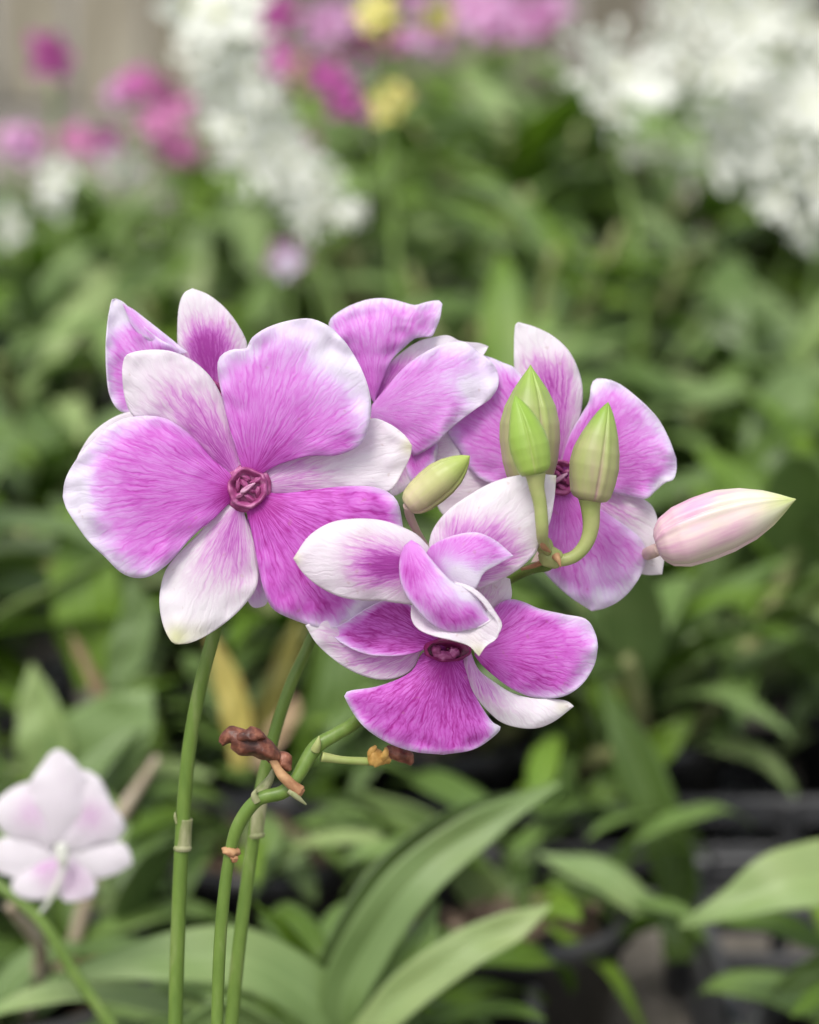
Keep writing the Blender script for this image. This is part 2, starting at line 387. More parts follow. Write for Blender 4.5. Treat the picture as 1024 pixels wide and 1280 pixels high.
def bud(parent, z, base, tip, width, d0, d1, mat_, pk=0.6, tipc=0.8, prof=None, label=None, roll=0.0, belly=0.0, seam=0.09, tipstart=0.7):
    ox, oy, sc = z
    B = at(ox+base[0]/sc, oy+base[1]/sc, d0); T = at(ox+tip[0]/sc, oy+tip[1]/sc, d1)
    rmax = width/sc/2*FW/1024*(d0/FD)
    ax = (T-B); Ln = ax.length; ax.normalize()
    X = ax.cross(FWD).normalized(); Y = ax.cross(X).normalized()
    prof = prof or [(0, .55), (.03, .72), (.10, .88), (.25, .98), (.4, 1.0), (.55, .95), (.7, .78), (.82, .55), (.91, .32), (.97, .12), (1.0, .02)]
    pu = [p[0] for p in prof]; pr = [p[1] for p in prof]
    nu, ns = 56, 110
    bm = bmesh.new(); uv = bm.loops.layers.uv.new('UVMap'); lp_ = bm.verts.layers.float.new('pig'); lt_ = bm.verts.layers.float.new('tint')
    rings = []
    for i in range(nu+1):
        u = i/nu
        rr = np.interp(u, pu, pr)*rmax
        ring = []
        for k in range(ns):
            a = k/ns*6.2832
            m = 1.0
            for s in range(3):
                da = (a-roll-s*2.0944+math.pi) % 6.2832-math.pi
                m -= seam*math.exp(-(da/0.055)**2)*min(1, u*5+0.2)
                # one sepal edge overlaps the next: a small step beside the seam
                m += seam*0.7*math.exp(-((da-0.20)/0.13)**2)
                m += 0.01*math.cos((a-roll)*3+3.14)
            m += 0.03*mnoise.noise(Vector((math.cos(a), math.sin(a), u*3)))
            off = X*belly*rmax*math.sin(math.pi*u)
            v = bm.verts.new(B+ax*(u*Ln)+off+(X*math.cos(a)+Y*math.sin(a))*rr*m); ring.append(v)
            nz = mnoise.noise(Vector((math.cos(a)*1.3, math.sin(a)*1.3, u*2.2+roll)))
            sg = max(math.exp(-(((a-roll-s_*2.0944+math.pi) % 6.2832-math.pi)/0.05)**2) for s_ in range(3))
            v[lp_] = max(0, min(1, pk*(1.15-u*1.1)+0.8*pk*nz+.8*sg*(1-u)))
            v[lt_] = max(0, min(1, tipc*float(sm(tipstart, 1.0, u+0.12*nz))))
        rings.append(ring)
    for i in range(nu):
        for k in range(ns):
            f = bm.faces.new((rings[i][k], rings[i][(k+1) % ns], rings[i+1][(k+1) % ns], rings[i+1][k]))
            for lo, (a, b) in zip(f.loops, ((k, i), (k+1, i), (k+1, i+1), (k, i+1))): lo[uv].uv = (a/ns, b/nu)
    bm.faces.new(rings[0][::-1]); bm.faces.new(rings[-1])
    o = obj('bud', bm, parent, mat_)
    if label: o['label'] = label
    return o
def px_tube(name, pts, widths, z, parent, material, seg=14):
    ox, oy, sc = z
    P = [at(ox+p[0]/sc, oy+p[1]/sc, p[2]) for p in pts]
    Rd = [w_/sc/2*FW/1024*(p[2]/FD) for w_, p in zip(widths, pts)]
    return tube(name, P, Rd, parent, material, seg)
# ------------------------------------------------------------------ ground and fence
def grid_sheet(name, x0, x1, y0, y1, z, m, nx=2, ny=2):
    bm = bmesh.new(); bmesh.ops.create_grid(bm, x_segments=nx, y_segments=ny, size=.5)
    for v in bm.verts: v.co = Vector((x0+(v.co.x+.5)*(x1-x0), y0+(v.co.y+.5)*(y1-y0), z))
    return obj(name, bm, None, m, 'structure', False)
M_GROUND = simple('dark_gravel_soil', [(0.25, (0.07, 0.065, 0.05)), (0.5, (0.20, 0.18, 0.15)), (0.75, (0.38, 0.35, 0.31))], 30, 0.9, 0, 0.8, 0.01, 8)
grid_sheet('ground', -60, 60, -20, 160, 0.0, M_GROUND)
M_WOOD = simple('weathered_wood', [(0.25, (0.09, 0.078, 0.055)), (0.5, (0.19, 0.17, 0.125)), (0.8, (0.34, 0.31, 0.25))], 14, 0.8, 0, 0.5, 0.002, 6, (4, 4, .35), rnd=.9)
def box_mesh(name, sx, sy, sz, bev=0.0):
    bm = bmesh.new(); bmesh.ops.create_cube(bm, size=1)
    for v in bm.verts: v.co = Vector((v.co.x*sx, v.co.y*sy, (v.co.z+.5)*sz))
    if bev: bmesh.ops.bevel(bm, geom=bm.edges[:], offset=bev, segments=1, affect='EDGES')
    m = bpy.data.meshes.new(name); bm.to_mesh(m); bm.free(); return m
FY = 4.2
fence = tag(empty('wooden_fence', (0, FY, 0)), 'weathered grey brown plank fence far behind the flowers at the upper left', 'fence')
pm = box_mesh('plank', .118, .022, 1.75, .003); pm.materials.append(M_WOOD)
for i in range(44):
    o = bpy.data.objects.new('plank', pm); COL.objects.link(o); o.parent = fence
    o.location = (-3.4+i*.135+rng.uniform(-.004, .004), rng.uniform(-.004, .004), rng.uniform(0, .02)); o.scale = (rng.uniform(.92, 1.02), 1, rng.uniform(.96, 1.03))
rm = box_mesh('rail', 6.2, .05, .08, .004); rm.materials.append(M_WOOD)
for z_ in (.35, 1.35):
    o = bpy.data.objects.new('rail', rm); COL.objects.link(o); o.parent = fence; o.location = (-.45, .045, z_)

# ------------------------------------------------------------------ leaves
def leaf_material(name, stops, rough=0.36, transl=0.22, rnd=.5, vein=(0.30, 0.42, 0.16)):
    m, nt, out = mat(name); L = nt.links.new
    uv = N(nt, 'ShaderNodeUVMap', uv_map='UVMap'); sp = N(nt, 'ShaderNodeSeparateXYZ'); L(uv.outputs[0], sp.inputs[0])
    oi = N(nt, 'ShaderNodeObjectInfo'); tc = N(nt, 'ShaderNodeTexCoord')
    nz = N(nt, 'ShaderNodeTexNoise', i_Scale=22.0, i_Detail=4.0); L(tc.outputs['Object'], nz.inputs['Vector'])
    wv = N(nt, 'ShaderNodeTexNoise', i_Scale=1.0, i_Detail=2.0); c = N(nt, 'ShaderNodeCombineXYZ'); L(math_(nt, 'MULTIPLY', sp.outputs[0], 34.0), c.inputs[0]); L(math_(nt, 'MULTIPLY', sp.outputs[1], 1.2), c.inputs[1]); L(c.outputs[0], wv.inputs['Vector'])
    f = math_(nt, 'ADD', math_(nt, 'MULTIPLY', nz.outputs[0], .6), math_(nt, 'MULTIPLY', oi.outputs['Random'], .4))
    col = ramp(nt, f, stops).outputs[0]
    mid = math_(nt, 'ABSOLUTE', math_(nt, 'SUBTRACT', sp.outputs[0], .5))
    mv = ramp(nt, mid, [(0.0, .55), (0.035, 0.0)]).outputs[0]
    col = mixc(nt, mv, col, vein)
    col = mixc(nt, math_(nt, 'MULTIPLY', ramp(nt, wv.outputs[0], [(.45, 0), (.65, 1)]).outputs[0], .25), col, vein)
    brn = ramp(nt, math_(nt, 'ADD', sp.outputs[1], math_(nt, 'MULTIPLY', nz.outputs[0], .1)), [(1.0, 0), (1.035, .7)]).outputs[0]
    col = mixc(nt, brn, col, (0.30, 0.20, 0.09))
    hsv = N(nt, 'ShaderNodeHueSaturation'); L(col, hsv.inputs['Color'])
    L(math_(nt, 'ADD', math_(nt, 'MULTIPLY', oi.outputs['Random'], rnd), 1-rnd/2), hsv.inputs['Value'])
    bp = N(nt, 'ShaderNodeBump', i_Strength=0.35, i_Distance=0.0007); L(math_(nt, 'ADD', wv.outputs[0], math_(nt, 'MULTIPLY', nz.outputs[0], .4)), bp.inputs['Height'])
    surface(nt, out, hsv.outputs[0], rough, bp.outputs[0], transl, 0.55)
    return m
M_LEAF = leaf_material('orchid_leaf', [(.2, (.065, .12, .02)), (.5, (.115, .20, .038)), (.8, (.18, .27, .07))], .36, .32)
M_LEAFB = leaf_material('bright_leaf', [(.2, (.08, .17, .008)), (.5, (.14, .26, .012)), (.8, (.22, .34, .03))], .42, .45)
M_LEAFP = leaf_material('pale_leaf', [(.2, (.14, .23, .065)), (.5, (.20, .30, .095)), (.8, (.31, .38, .15))], .42, .32)
M_LEAFY = leaf_material('yellowing_leaf', [(.2, (.26, .24, .04)), (.5, (.38, .30, .06)), (.8, (.46, .36, .10))], .5, .25)
M_LEAFO = leaf_material('withered_leaf', [(.2, (.20, .13, .07)), (.5, (.33, .23, .13)), (.8, (.45, .35, .23))], .6, .15, vein=(.4, .25, .1))

def leaf_mesh(name, m, length, width, arch, fold, twist=0.0, ns=22, nw=8, blunt=1.0, seed=0):
    """blade growing along +X from the origin, arching down; closed skin with a little thickness and a folded midrib"""
    bm = bmesh.new(); uv = bm.loops.layers.uv.new('UVMap'); top = []; bot = []; q = {}
    x = z = 0.0; ang = 0.0; ds = length/ns
    for i in range(ns+1):
        u = i/ns
        wd = width*(math.sin(math.pi*min(1, (u*.94+.05))**(.82*blunt))**.75)*(0.35+.65*min(1, u*4))
        if u > .985: wd *= .25
        ang = arch*u*u*.8+arch*.4*u
        if i: x += math.cos(ang)*ds; z -= math.sin(ang)*ds
        rt = []; rb = []
        for j in range(nw+1):
            v = j/nw*2-1
            tw = twist*u
            ly = v*wd/2*math.cos(fold); lz = abs(v)*wd/2*math.sin(fold)+.0012*math.sin(u*13+v*3+seed)*abs(v)*(length/.12)
            yy = ly*math.cos(tw)-lz*math.sin(tw); zz = ly*math.sin(tw)+lz*math.cos(tw)
            P = Vector((x+math.sin(ang)*zz, yy, z+math.cos(ang)*zz))
            a = bm.verts.new(P+Vector((0, 0, .0003))); b = bm.verts.new(P-Vector((0, 0, .0003)))
            q[a] = q[b] = ((v+1)/2, u); rt.append(a); rb.append(b)
        top.append(rt); bot.append(rb)
    fs = []
    for i in range(ns):
        for j in range(nw):
            fs.append((top[i][j], top[i+1][j], top[i+1][j+1], top[i][j+1])); fs.append((bot[i][j+1], bot[i+1][j+1], bot[i+1][j], bot[i][j]))
        fs.append((top[i][0], bot[i][0], bot[i+1][0], top[i+1][0])); fs.append((top[i][nw], top[i+1][nw], bot[i+1][nw], bot[i][nw]))
    for vs in fs:
        f = bm.faces.new(vs)
        for lo in f.loops: lo[uv].uv = q[lo.vert]
    bmesh.ops.recalc_face_normals(bm, faces=bm.faces[:])
    me = bpy.data.meshes.new(name); bm.to_mesh(me); bm.free(); me.materials.append(m)
    me.polygons.foreach_set('use_smooth', [True]*len(me.polygons)); return me
def leafset(m, k):
    r = random.Random(k)
    return [leaf_mesh('leaf', m, r.uniform(.085, .14), r.uniform(.024, .036), r.uniform(.35, 1.25), r.uniform(.12, .42), r.uniform(-.5, .5), seed=i, ns=14, nw=6) for i in range(8)]
LS = {'g': leafset(M_LEAF, 1), 'b': leafset(M_LEAFB, 2), 'p': leafset(M_LEAFP, 3), 'y': leafset(M_LEAFY, 4), 'o': leafset(M_LEAFO, 5)}

def lathe(name, prof, seg=28, m=None):
    bm = bmesh.new(); rings = []
    for r, z in prof: rings.append([bm.verts.new((r*math.cos(k/seg*6.2832), r*math.sin(k/seg*6.2832), z)) for k in range(seg)])
    for i in range(len(rings)-1):
        for k in range(seg): bm.faces.new((rings[i][k], rings[i][(k+1) % seg], rings[i+1][(k+1) % seg], rings[i+1][k]))
    me = bpy.data.meshes.new(name); bm.to_mesh(me); bm.free()
    if m: me.materials.append(m)
    me.polygons.foreach_set('use_smooth', [True]*len(me.polygons)); return me
M_POT = simple('black_plastic', [(.3, (.022, .022, .022)), (.7, (.06, .058, .055))], 40, .38, 0, .2, spec=.5)
M_BARK = simple('coir_chips', [(.3, (.07, .045, .03)), (.55, (.2, .14, .095)), (.8, (.42, .36, .29))], 90, .9, 0, .8, .003)
POT = lathe('pot', [(.0, .004), (.030, .004), (.032, .0), (.040, .062), (.0445, .063), (.0445, .072), (.041, .072), (.0385, .060), (.038, .055)], 28, M_POT)
def chips_mesh(k):
    bm = bmesh.new(); r = random.Random(k)
    for i in range(60):
        a = r.uniform(0, 6.283); rr = .036*math.sqrt(r.random())
        res = bmesh.ops.create_cube(bm, size=1)
        s = (r.uniform(.004, .012), r.uniform(.003, .008), r.uniform(.002, .005)); rot = Euler((r.uniform(-.8, .8), r.uniform(-.8, .8), r.uniform(0, 6.28))).to_matrix()
        for v in res['verts']: v.co = rot @ Vector((v.co.x*s[0], v.co.y*s[1], v.co.z*s[2]))+Vector((rr*math.cos(a), rr*math.sin(a), .056+r.uniform(0, .008)))
    me = bpy.data.meshes.new('bark_chips'); bm.to_mesh(me); bm.free(); me.materials.append(M_BARK); return me
CHIPS = [chips_mesh(k) for k in range(3)]
M_CANE = simple('cane', [(.3, (.16, .20, .06)), (.55, (.28, .29, .12)), (.8, (.42, .36, .20))], 60, .5, 0, .4, stretch=(2, 2, 1))

M_DRYCANE = simple('dry_cane_skin', [(.3, (.22, .16, .10)), (.55, (.40, .33, .24)), (.8, (.56, .50, .40))], 60, .6, 0, .4, stretch=(2, 2, 1))
def link(name, me, parent, loc, rot=(0, 0, 0), sc=1.0):
    o = bpy.data.objects.new(name, me); COL.objects.link(o); o.parent = parent; o.location = loc; o.rotation_euler = rot
    o.scale = (sc, sc, sc) if not hasattr(sc, '__len__') else sc
    return o
def potted(x, y, h, label, group, mix='ggggbp', canes=3, nl=6, spread=.35, lscale=1.0, seed=0, pot=True, cat='orchid plant', dry=0):
    r = random.Random(seed)
    root = tag(empty('orchid_plant', (x, y, 0)), label, cat, group)
    if pot:
        link('pot', POT, root, (0, 0, 0)); c = link('bark_chips', CHIPS[seed % 3], root, (0, 0, 0)); c['kind'] = 'stuff'
    for k in range(canes):
        a = r.uniform(0, 6.283); lean = r.uniform(.05, spread); hh = h*r.uniform(.72, 1.0)
        b = Vector((.018*math.cos(a), .018*math.sin(a), .055)); t = b+Vector((math.cos(a)*lean*hh, math.sin(a)*lean*hh, hh-.055))
        m1 = (b+t)/2+Vector((r.uniform(-.01, .01), r.uniform(-.01, .01), 0))
        cm = tube_mesh([b, m1, t], [.0045, .0055, .0028], 8, 'cane'); cm.materials.append(M_CANE); cm.polygons.foreach_set('use_smooth', [True]*len(cm.polygons))
        link('cane', cm, root, (0, 0, 0))
        az = r.uniform(0, 6.28)
        for i in range(nl):
            u = .28+.72*(i+.5*r.random())/nl
            p = b.lerp(m1, u*2) if u < .5 else m1.lerp(t, u*2-1)
            az += math.pi+r.uniform(-.7, .7)
            key = r.choice(mix); me = r.choice(LS[key])
            link('leaf', me, root, p, (r.uniform(-.3, .3), -r.uniform(.25, 1.15), az), lscale*r.uniform(.75, 1.15))
    for k in range(dry):        # old leafless canes left in the pot
        a = r.uniform(0, 6.283); b = Vector((.024*math.cos(a), .024*math.sin(a), .055)); a += r.uniform(-1, 1); ln = r.uniform(.04, .08)
        t = b+Vector((math.cos(a)*ln*.6, math.sin(a)*ln*.6, ln))
        cm = tube_mesh([b, (b+t)/2+Vector((r.uniform(-.01, .01), 0, .008)), t], [.0022, .0026, .0014], 8, 'dry_cane'); cm.materials.append(M_DRYCANE); cm.polygons.foreach_set('use_smooth', [True]*len(cm.polygons))
        link('dry_cane', cm, root, (0, 0, 0))
    return root

# plants of the rows, filling the view behind the sprays
CRATES = [(.03, .93, 0, .34, .20), (.40, .90, 0, .34, .20), (-.33, .90, 0, .34, .20), (.27, .69, 0, .34, .20), (-.12, .69, 0, .34, .20)]
SHOOTS = [(-.02, .56), (-.03, .62), (.14, .64), (.04, .76), (.2, .95), (-.13, .78), (-.11, .85), (-.055, .8)]
def canopy(px, yy):
    """the height of the leaf canopy over the row at this distance: it dips where the flower sprays hang"""
    near_T = np.interp(px, [0, 250, 330, 420, 500, 640, 720, 850, 1000, 1200], [290, 290, 300, 310, 160, 110, 210, 280, 340, 340])
    far_T = np.interp(px, [0, 250, 330, 420, 480, 600, 1200], [260, 260, 270, 280, 140, 50, -20])
    T = near_T if yy < 1.62 else far_T
    return min(.36, .42-yy*math.tan(R(3)+R(26)*T/1280)-.035)
ORD = 'first second third fourth fifth sixth seventh eighth ninth tenth eleventh twelfth thirteenth fourteenth fifteenth sixteenth seventeenth eighteenth'.split()
pid = 0
rows = [(.68, .125), (.79, .12), (.90, .12), (1.05, .11), (1.20, .14), (1.36, .16), (1.54, .17), (1.74, .19), (1.96, .2), (2.2, .22), (2.5, .24), (2.85, .28)]
for ri, (yy, stepx) in enumerate(rows):
    half = .5*FW/FD*yy*1.04+.24
    nx = int(half/stepx)+1; cnt = 0
    for k in range(-nx, nx+1):
        x = k*stepx+(ri % 2)*stepx*.5+rng.uniform(-.025, .025); y = yy+rng.uniform(-.03, .03)
        px = 512+x/(FW/FD*yy)*1024
        if px < 250 and yy > 2.3: continue
        if ri == 2 and (360 < px < 500): continue
        if ri == 0 and px > 1400: continue       # gaps where the crates show
        for (cx, cy, rz_, sx_, sy_) in CRATES:         # a pot stands either wholly inside a crate or wholly outside
            if abs(x-cx) < sx_/2+.05 and abs(y-cy) < sy_/2+.05:
                x = max(cx-sx_/2+.058, min(cx+sx_/2-.058, x)); y = max(cy-sy_/2+.058, min(cy+sy_/2-.058, y))
        if any(math.hypot(x-a, y-b_) < .085 for a, b_ in SHOOTS): continue
        h = max(.10, canopy(px, yy))*rng.uniform(.82, 1.05)
        if ri < 5: h = min(h, rng.uniform(.11, .17))
        if ri < 2: h = (.08, .10)[ri]*rng.uniform(.8, 1.1)
        cnt += 1
        side = 'left' if px < 512 else 'right'
        lab = 'potted orchid, %s from the left in the %s row behind the sprays' % (ORD[cnt-1], ORD[ri])
        lab = ('low leafy ', 'green leafy ', 'blurred dark green ')[0 if ri < 5 else (1 if ri < 8 else 2)]+lab
        potted(x, y, h, lab, 'potted green orchid plants in rows', 'gggggbbppppgb' if ri < 6 else 'gggggbbbbppp', canes=6 if ri < 4 else (6 if ri < 8 else 5), nl=7, spread=.5 if ri > 4 else .8, lscale=rng.uniform(.85, 1.15)*(1.1 if ri > 6 else (.55 if ri < 2 else .82)), seed=100+pid, dry=2 if ri < 5 else 0)
        pid += 1

# ------------------------------------------------------------------ black plastic crates with slatted sides on the ground
M_CRATE = simple('crate_plastic', [(.3, (.025, .025, .026)), (.7, (.08, .08, .082))], 30, .42, 0, .3, spec=.5)
M_CRATEG = simple('grey_plastic', [(.3, (.16, .16, .17)), (.7, (.30, .30, .32))], 30, .5, 0, .3, spec=.5)
def crate(cx, cy, rz, label, m, sx=.34, sy=.20, h=.06):
    root = tag(empty('plastic_crate', (cx, cy, 0)), label, 'crate', 'slatted plant crates'); root.rotation_euler.z = rz
    for (px_, py_) in ((-1, -1), (1, -1), (1, 1), (-1, 1)):
        me = box_mesh('corner_post', .016, .016, h, .002); me.materials.append(m); link('corner_post', me, root, (px_*(sx/2-.008), py_*(sy/2-.008), 0))
    lx = box_mesh('slat', sx-.034, .005, .012, .001); lx.materials.append(m)
    ly = box_mesh('slat', .005, sy-.034, .012, .001); ly.materials.append(m)
    vx = box_mesh('upright', .007, .004, h-.004, .001); vx.materials.append(m)
    for k in range(3):
        z_ = .004+k*(h-.018)/2
        for s in (-1, 1):
            link('slat', lx, root, (0, s*(sy/2-.008), z_)); link('slat', ly, root, (s*(sx/2-.008), 0, z_))
    for k in range(7):
        for s in (-1, 1): link('upright', vx, root, (-sx/2+.045+k*(sx-.09)/6, s*(sy/2-.0035), .002))
    fx = box_mesh('floor_slat', sx-.03, .008, .004); fx.materials.append(m)
    fy = box_mesh('floor_slat', .008, sy-.03, .004); fy.materials.append(m)
    for k in range(9): link('floor_slat', fx, root, (0, -sy/2+.025+k*(sy-.05)/8, .0005))
    for k in range(12): link('floor_slat', fy, root, (-sx/2+.025+k*(sx-.05)/11, 0, .0048))
    return root
crate(.03, .93, 0, 'black slatted plastic crate behind the lowest pink flower', M_CRATE)
crate(.40, .90, 0, 'black slatted plastic crate at the lower right under the broad leaf', M_CRATE)
crate(-.33, .90, 0, 'grey slatted plastic crate at the lower left behind the pale orchid', M_CRATEG)
crate(.27, .69, 0, 'black slatted plastic crate nearest the lower right corner', M_CRATE)
crate(-.12, .69, 0, 'dark plastic crate low between the stems and the left corner', M_CRATE)

# bigger leaves that stand out, each grown along a curve from its base to its tip
def big_leaf(parent, m, pts, widths, fold=.25, roll=0.0, label=None, nw=10):
    """pts: (px, py, depth) from base to tip; widths in picture px at that depth; roll turns the blade about its length"""
    pts = [(p[0], p[1], p[2]+.045) for p in pts]
    C = catmull([tuple(at(*p)) for p in pts], 30) if False else None
    P = np.array([tuple(at(*p)) for p in pts]); n = 30
    t = np.linspace(0, len(P)-1, n+1); Q = np.vstack([2*P[0]-P[1], P, 2*P[-1]-P[-2]]); cs = []
    for tt in t:
        i = min(int(tt), len(P)-2); f = tt-i; p0, p1, p2, p3 = Q[i:i+4]
        cs.append(0.5*((2*p1)+(-p0+p2)*f+(2*p0-5*p1+4*p2-p3)*f*f+(-p0+3*p1-3*p2+p3)*f**3))
    wd = np.interp(t, range(len(widths)), widths); dd = np.interp(t, range(len(pts)), [p[2] for p in pts])
    bm = bmesh.new(); uv = bm.loops.layers.uv.new('UVMap'); q = {}; T = []; B = []
    for i in range(n+1):
        c = Vector(cs[i]); tg = (Vector(cs[min(i+1, n)])-Vector(cs[max(i-1, 0)])).normalized()
        side = tg.cross(FWD).normalized(); nor = side.cross(tg).normalized()
        s2 = side*math.cos(roll)+nor*math.sin(roll); n2 = tg.cross(s2)*-1
        if n2.dot(FWD) > 0: n2 = -n2
        w_ = wd[i]*FW/FD*dd[i]/1024/2; rt = []; rb = []
        for j in range(nw+1):
            v = j/nw*2-1
            P_ = c+s2*(v*w_*math.cos(fold))+n2*(abs(v)*w_*math.sin(fold)+.0006*math.sin(i*.55+v*2))
            a = bm.verts.new(P_+n2*.00035); b = bm.verts.new(P_-n2*.00035); q[a] = q[b] = ((v+1)/2, i/n); rt.append(a); rb.append(b)
        T.append(rt); B.append(rb)
    fs = []
    for i in range(n):
        for j in range(nw):
            fs += [(T[i][j], T[i+1][j], T[i+1][j+1], T[i][j+1]), (B[i][j+1], B[i+1][j+1], B[i+1][j], B[i][j])]
        fs += [(T[i][0], B[i][0], B[i+1][0], T[i+1][0]), (T[i][nw], T[i+1][nw], B[i+1][nw], B[i][nw])]
    for vs in fs:
        f = bm.faces.new(vs)
        for lo in f.loops: lo[uv].uv = q[lo.vert]
    bmesh.ops.recalc_face_normals(bm, faces=bm.faces[:])
    o = obj('leaf', bm, parent, m)
    if label: o['label'] = label
    return o
def shoot(label, group, base, d, leaves, canew=.005, cane_top=None):
    """a leafy plant: a cane from the ground up to where its leaves start"""
    d += .045; b = at(*base, d); root = tag(empty('orchid_plant', (b.x, b.y, 0)), label, 'orchid plant', group)
    link('pot', POT, root, (0, 0, 0)); c = link('bark_chips', CHIPS[0], root, (0, 0, 0)); c['kind'] = 'stuff'
    g = Vector((b.x, b.y, .055)); top = at(*cane_top) if cane_top else b
    tube('cane', [g, g.lerp(b, .5)+Vector((.004, 0, 0)), b]+([top] if cane_top else []), [canew, canew*1.2, canew]+([canew*.6] if cane_top else []), root, M_CANE, 12)
    for lf in leaves: big_leaf(root, *lf)
    r = random.Random(int(base[0]*7+d*1000))
    for i in range(26):          # the crowd of short leaves low on the plant
        az = r.uniform(0, 6.283); rr = r.uniform(.0, .045)
        link('leaf', r.choice(LS[r.choice('gggbbp')]), root, (rr*math.cos(az), rr*math.sin(az), r.uniform(.065, .10)), (r.uniform(-.3, .3), -r.uniform(-.25, .9), az+r.uniform(-.5, .5)), r.uniform(.35, .62))
    return root
G = None
shoot('orchid plant with long upright green blades at bottom centre', G, (425, 1300), .605, [
    (M_LEAFP, [(420, 1310, 0.600), (440, 1220, 0.595), (510, 1110, 0.593), (600, 1035, 0.598), (700, 978, 0.605)], [44, 70, 70, 52, 6], .42, .15),
    (M_LEAF, [(400, 1330, 0.610), (420, 1240, 0.615), (480, 1120, 0.620), (560, 1040, 0.625), (650, 990, 0.635)], [50, 80, 84, 60, 6], .3, -.2),
    (M_LEAFP, [(440, 1320, 0.590), (500, 1250, 0.585), (580, 1190, 0.585), (640, 1160, 0.588), (688, 1132, 0.592)], [38, 56, 56, 42, 6], .35, .35),
    (M_LEAF, [(430, 1330, 0.595), (470, 1280, 0.595), (520, 1200, 0.595), (548, 1125, 0.600)], [40, 60, 56, 6], .5, .5),
    (M_LEAFB, [(440, 1290, 0.615), (410, 1230, 0.610), (370, 1170, 0.605), (318, 1128, 0.600)], [20, 26, 26, 5], .6, .5)])
shoot('orchid plant with broad horizontal leaf low behind the three stems', G, (420, 1330), .62, [
    (M_LEAFP, [(430, 1300, .60), (380, 1240, .595), (300, 1200, .59), (200, 1200, .585), (75, 1222, .58)], [50, 76, 84, 66, 6], .15, -.6),
    (M_LEAF, [(440, 1300, .62), (520, 1300, .61), (600, 1290, .6)], [40, 60, 6], .3, .5),
    (M_LEAFP, [(400, 1340, .58), (350, 1300, .575), (290, 1265, .57), (210, 1290, .57)], [40, 60, 60, 8], .3, .6)])
shoot('orchid plant with a broad pale leaf entering at the lower right edge', G, (1120, 1200), .64, [
    (M_LEAFP, [(1130, 1120, .64), (1060, 1098, .635), (980, 1105, .63), (920, 1130, .63), (850, 1158, .635)], [84, 104, 86, 48, 5], .3, -.6),
    (M_LEAF, [(1120, 1190, .66), (1040, 1200, .66), (960, 1240, .66)], [50, 60, 6], .3, .4)])
shoot('orchid plant with pale pointed leaves right of bottom centre', G, (640, 1330), .76, [
    (M_LEAFP, [(660, 1240, .76), (610, 1120, .76), (540, 1040, .755), (440, 985, .75)], [40, 66, 62, 8], .25, .5),
    (M_LEAF, [(850, 1200, .78), (845, 1090, .775), (800, 960, .77), (750, 850, .77)], [40, 60, 64, 8], .3, .2),
    (M_LEAFB, [(680, 1290, .77), (720, 1180, .76), (760, 1100, .76), (800, 1040, .77)], [30, 44, 40, 6], .4, .3),
    (M_LEAFP, [(700, 1180, .8), (750, 1140, .79), (800, 1135, .79), (850, 1160, .8)], [30, 46, 40, 6], .3, .6),
    (M_LEAF, [(690, 1290, .76), (650, 1180, .755), (645, 1100, .76), (690, 1020, .77)], [36, 54, 50, 6], .3, .3),
    (M_LEAFB, [(740, 1000, .84), (790, 960, .84), (830, 930, .83), (870, 890, .83)], [30, 50, 44, 6], .3, .3)])
shoot('orchid plant with large drooping grey green leaves at the right edge', G, (1100, 1000), .95, [
    (M_LEAFP, [(1060, 650, .95), (960, 700, .94), (890, 760, .93), (840, 850, .93)], [60, 110, 100, 10], .2, .5),
    (M_LEAF, [(1060, 700, .98), (960, 740, .98), (900, 820, .97), (870, 930, .97)], [60, 110, 90, 10], .2, .1),
    (M_LEAFP, [(1070, 760, .93), (1000, 800, .92), (940, 830, .92), (900, 900, .92)], [50, 80, 60, 8], .3, .6),
    (M_LEAFB, [(940, 640, 1.0), (860, 700, .99), (810, 760, .99), (770, 800, .99)], [40, 80, 70, 8], .2, .2)])
shoot('orchid plant with pale cream blotched leaves at the left edge', G, (40, 1100), .78, [
    (M_LEAFP, [(60, 1010, .78), (110, 950, .775), (160, 900, .77), (190, 862, .77)], [60, 130, 90, 8], .15, .3),
    (M_LEAFP, [(70, 1000, .785), (60, 930, .78), (50, 880, .78), (40, 830, .78)], [50, 80, 60, 8], .3, .3),
    (M_LEAFP, [(140, 870, .80), (160, 820, .80), (175, 770, .80), (160, 720, .80)], [20, 56, 50, 8], .3, .2),
    (M_LEAFO, [(145, 900, .79), (125, 860, .79), (105, 820, .79), (88, 790, .79)], [10, 20, 18, 4], .5, .4)])
shoot('orchid plant with dark green leaves left of the largest flower', G, (150, 1050), .85, [
    (M_LEAFB, [(125, 860, .85), (115, 790, .845), (105, 720, .845), (95, 630, .85)], [50, 92, 90, 20], .1, .1),
    (M_LEAFB, [(230, 1080, .85), (200, 1010, .845), (185, 950, .845), (190, 890, .85)], [40, 74, 66, 10], .15, .1),
    (M_LEAF, [(160, 1000, .85), (240, 960, .85), (280, 900, .85)], [30, 60, 10], .3, .3)])
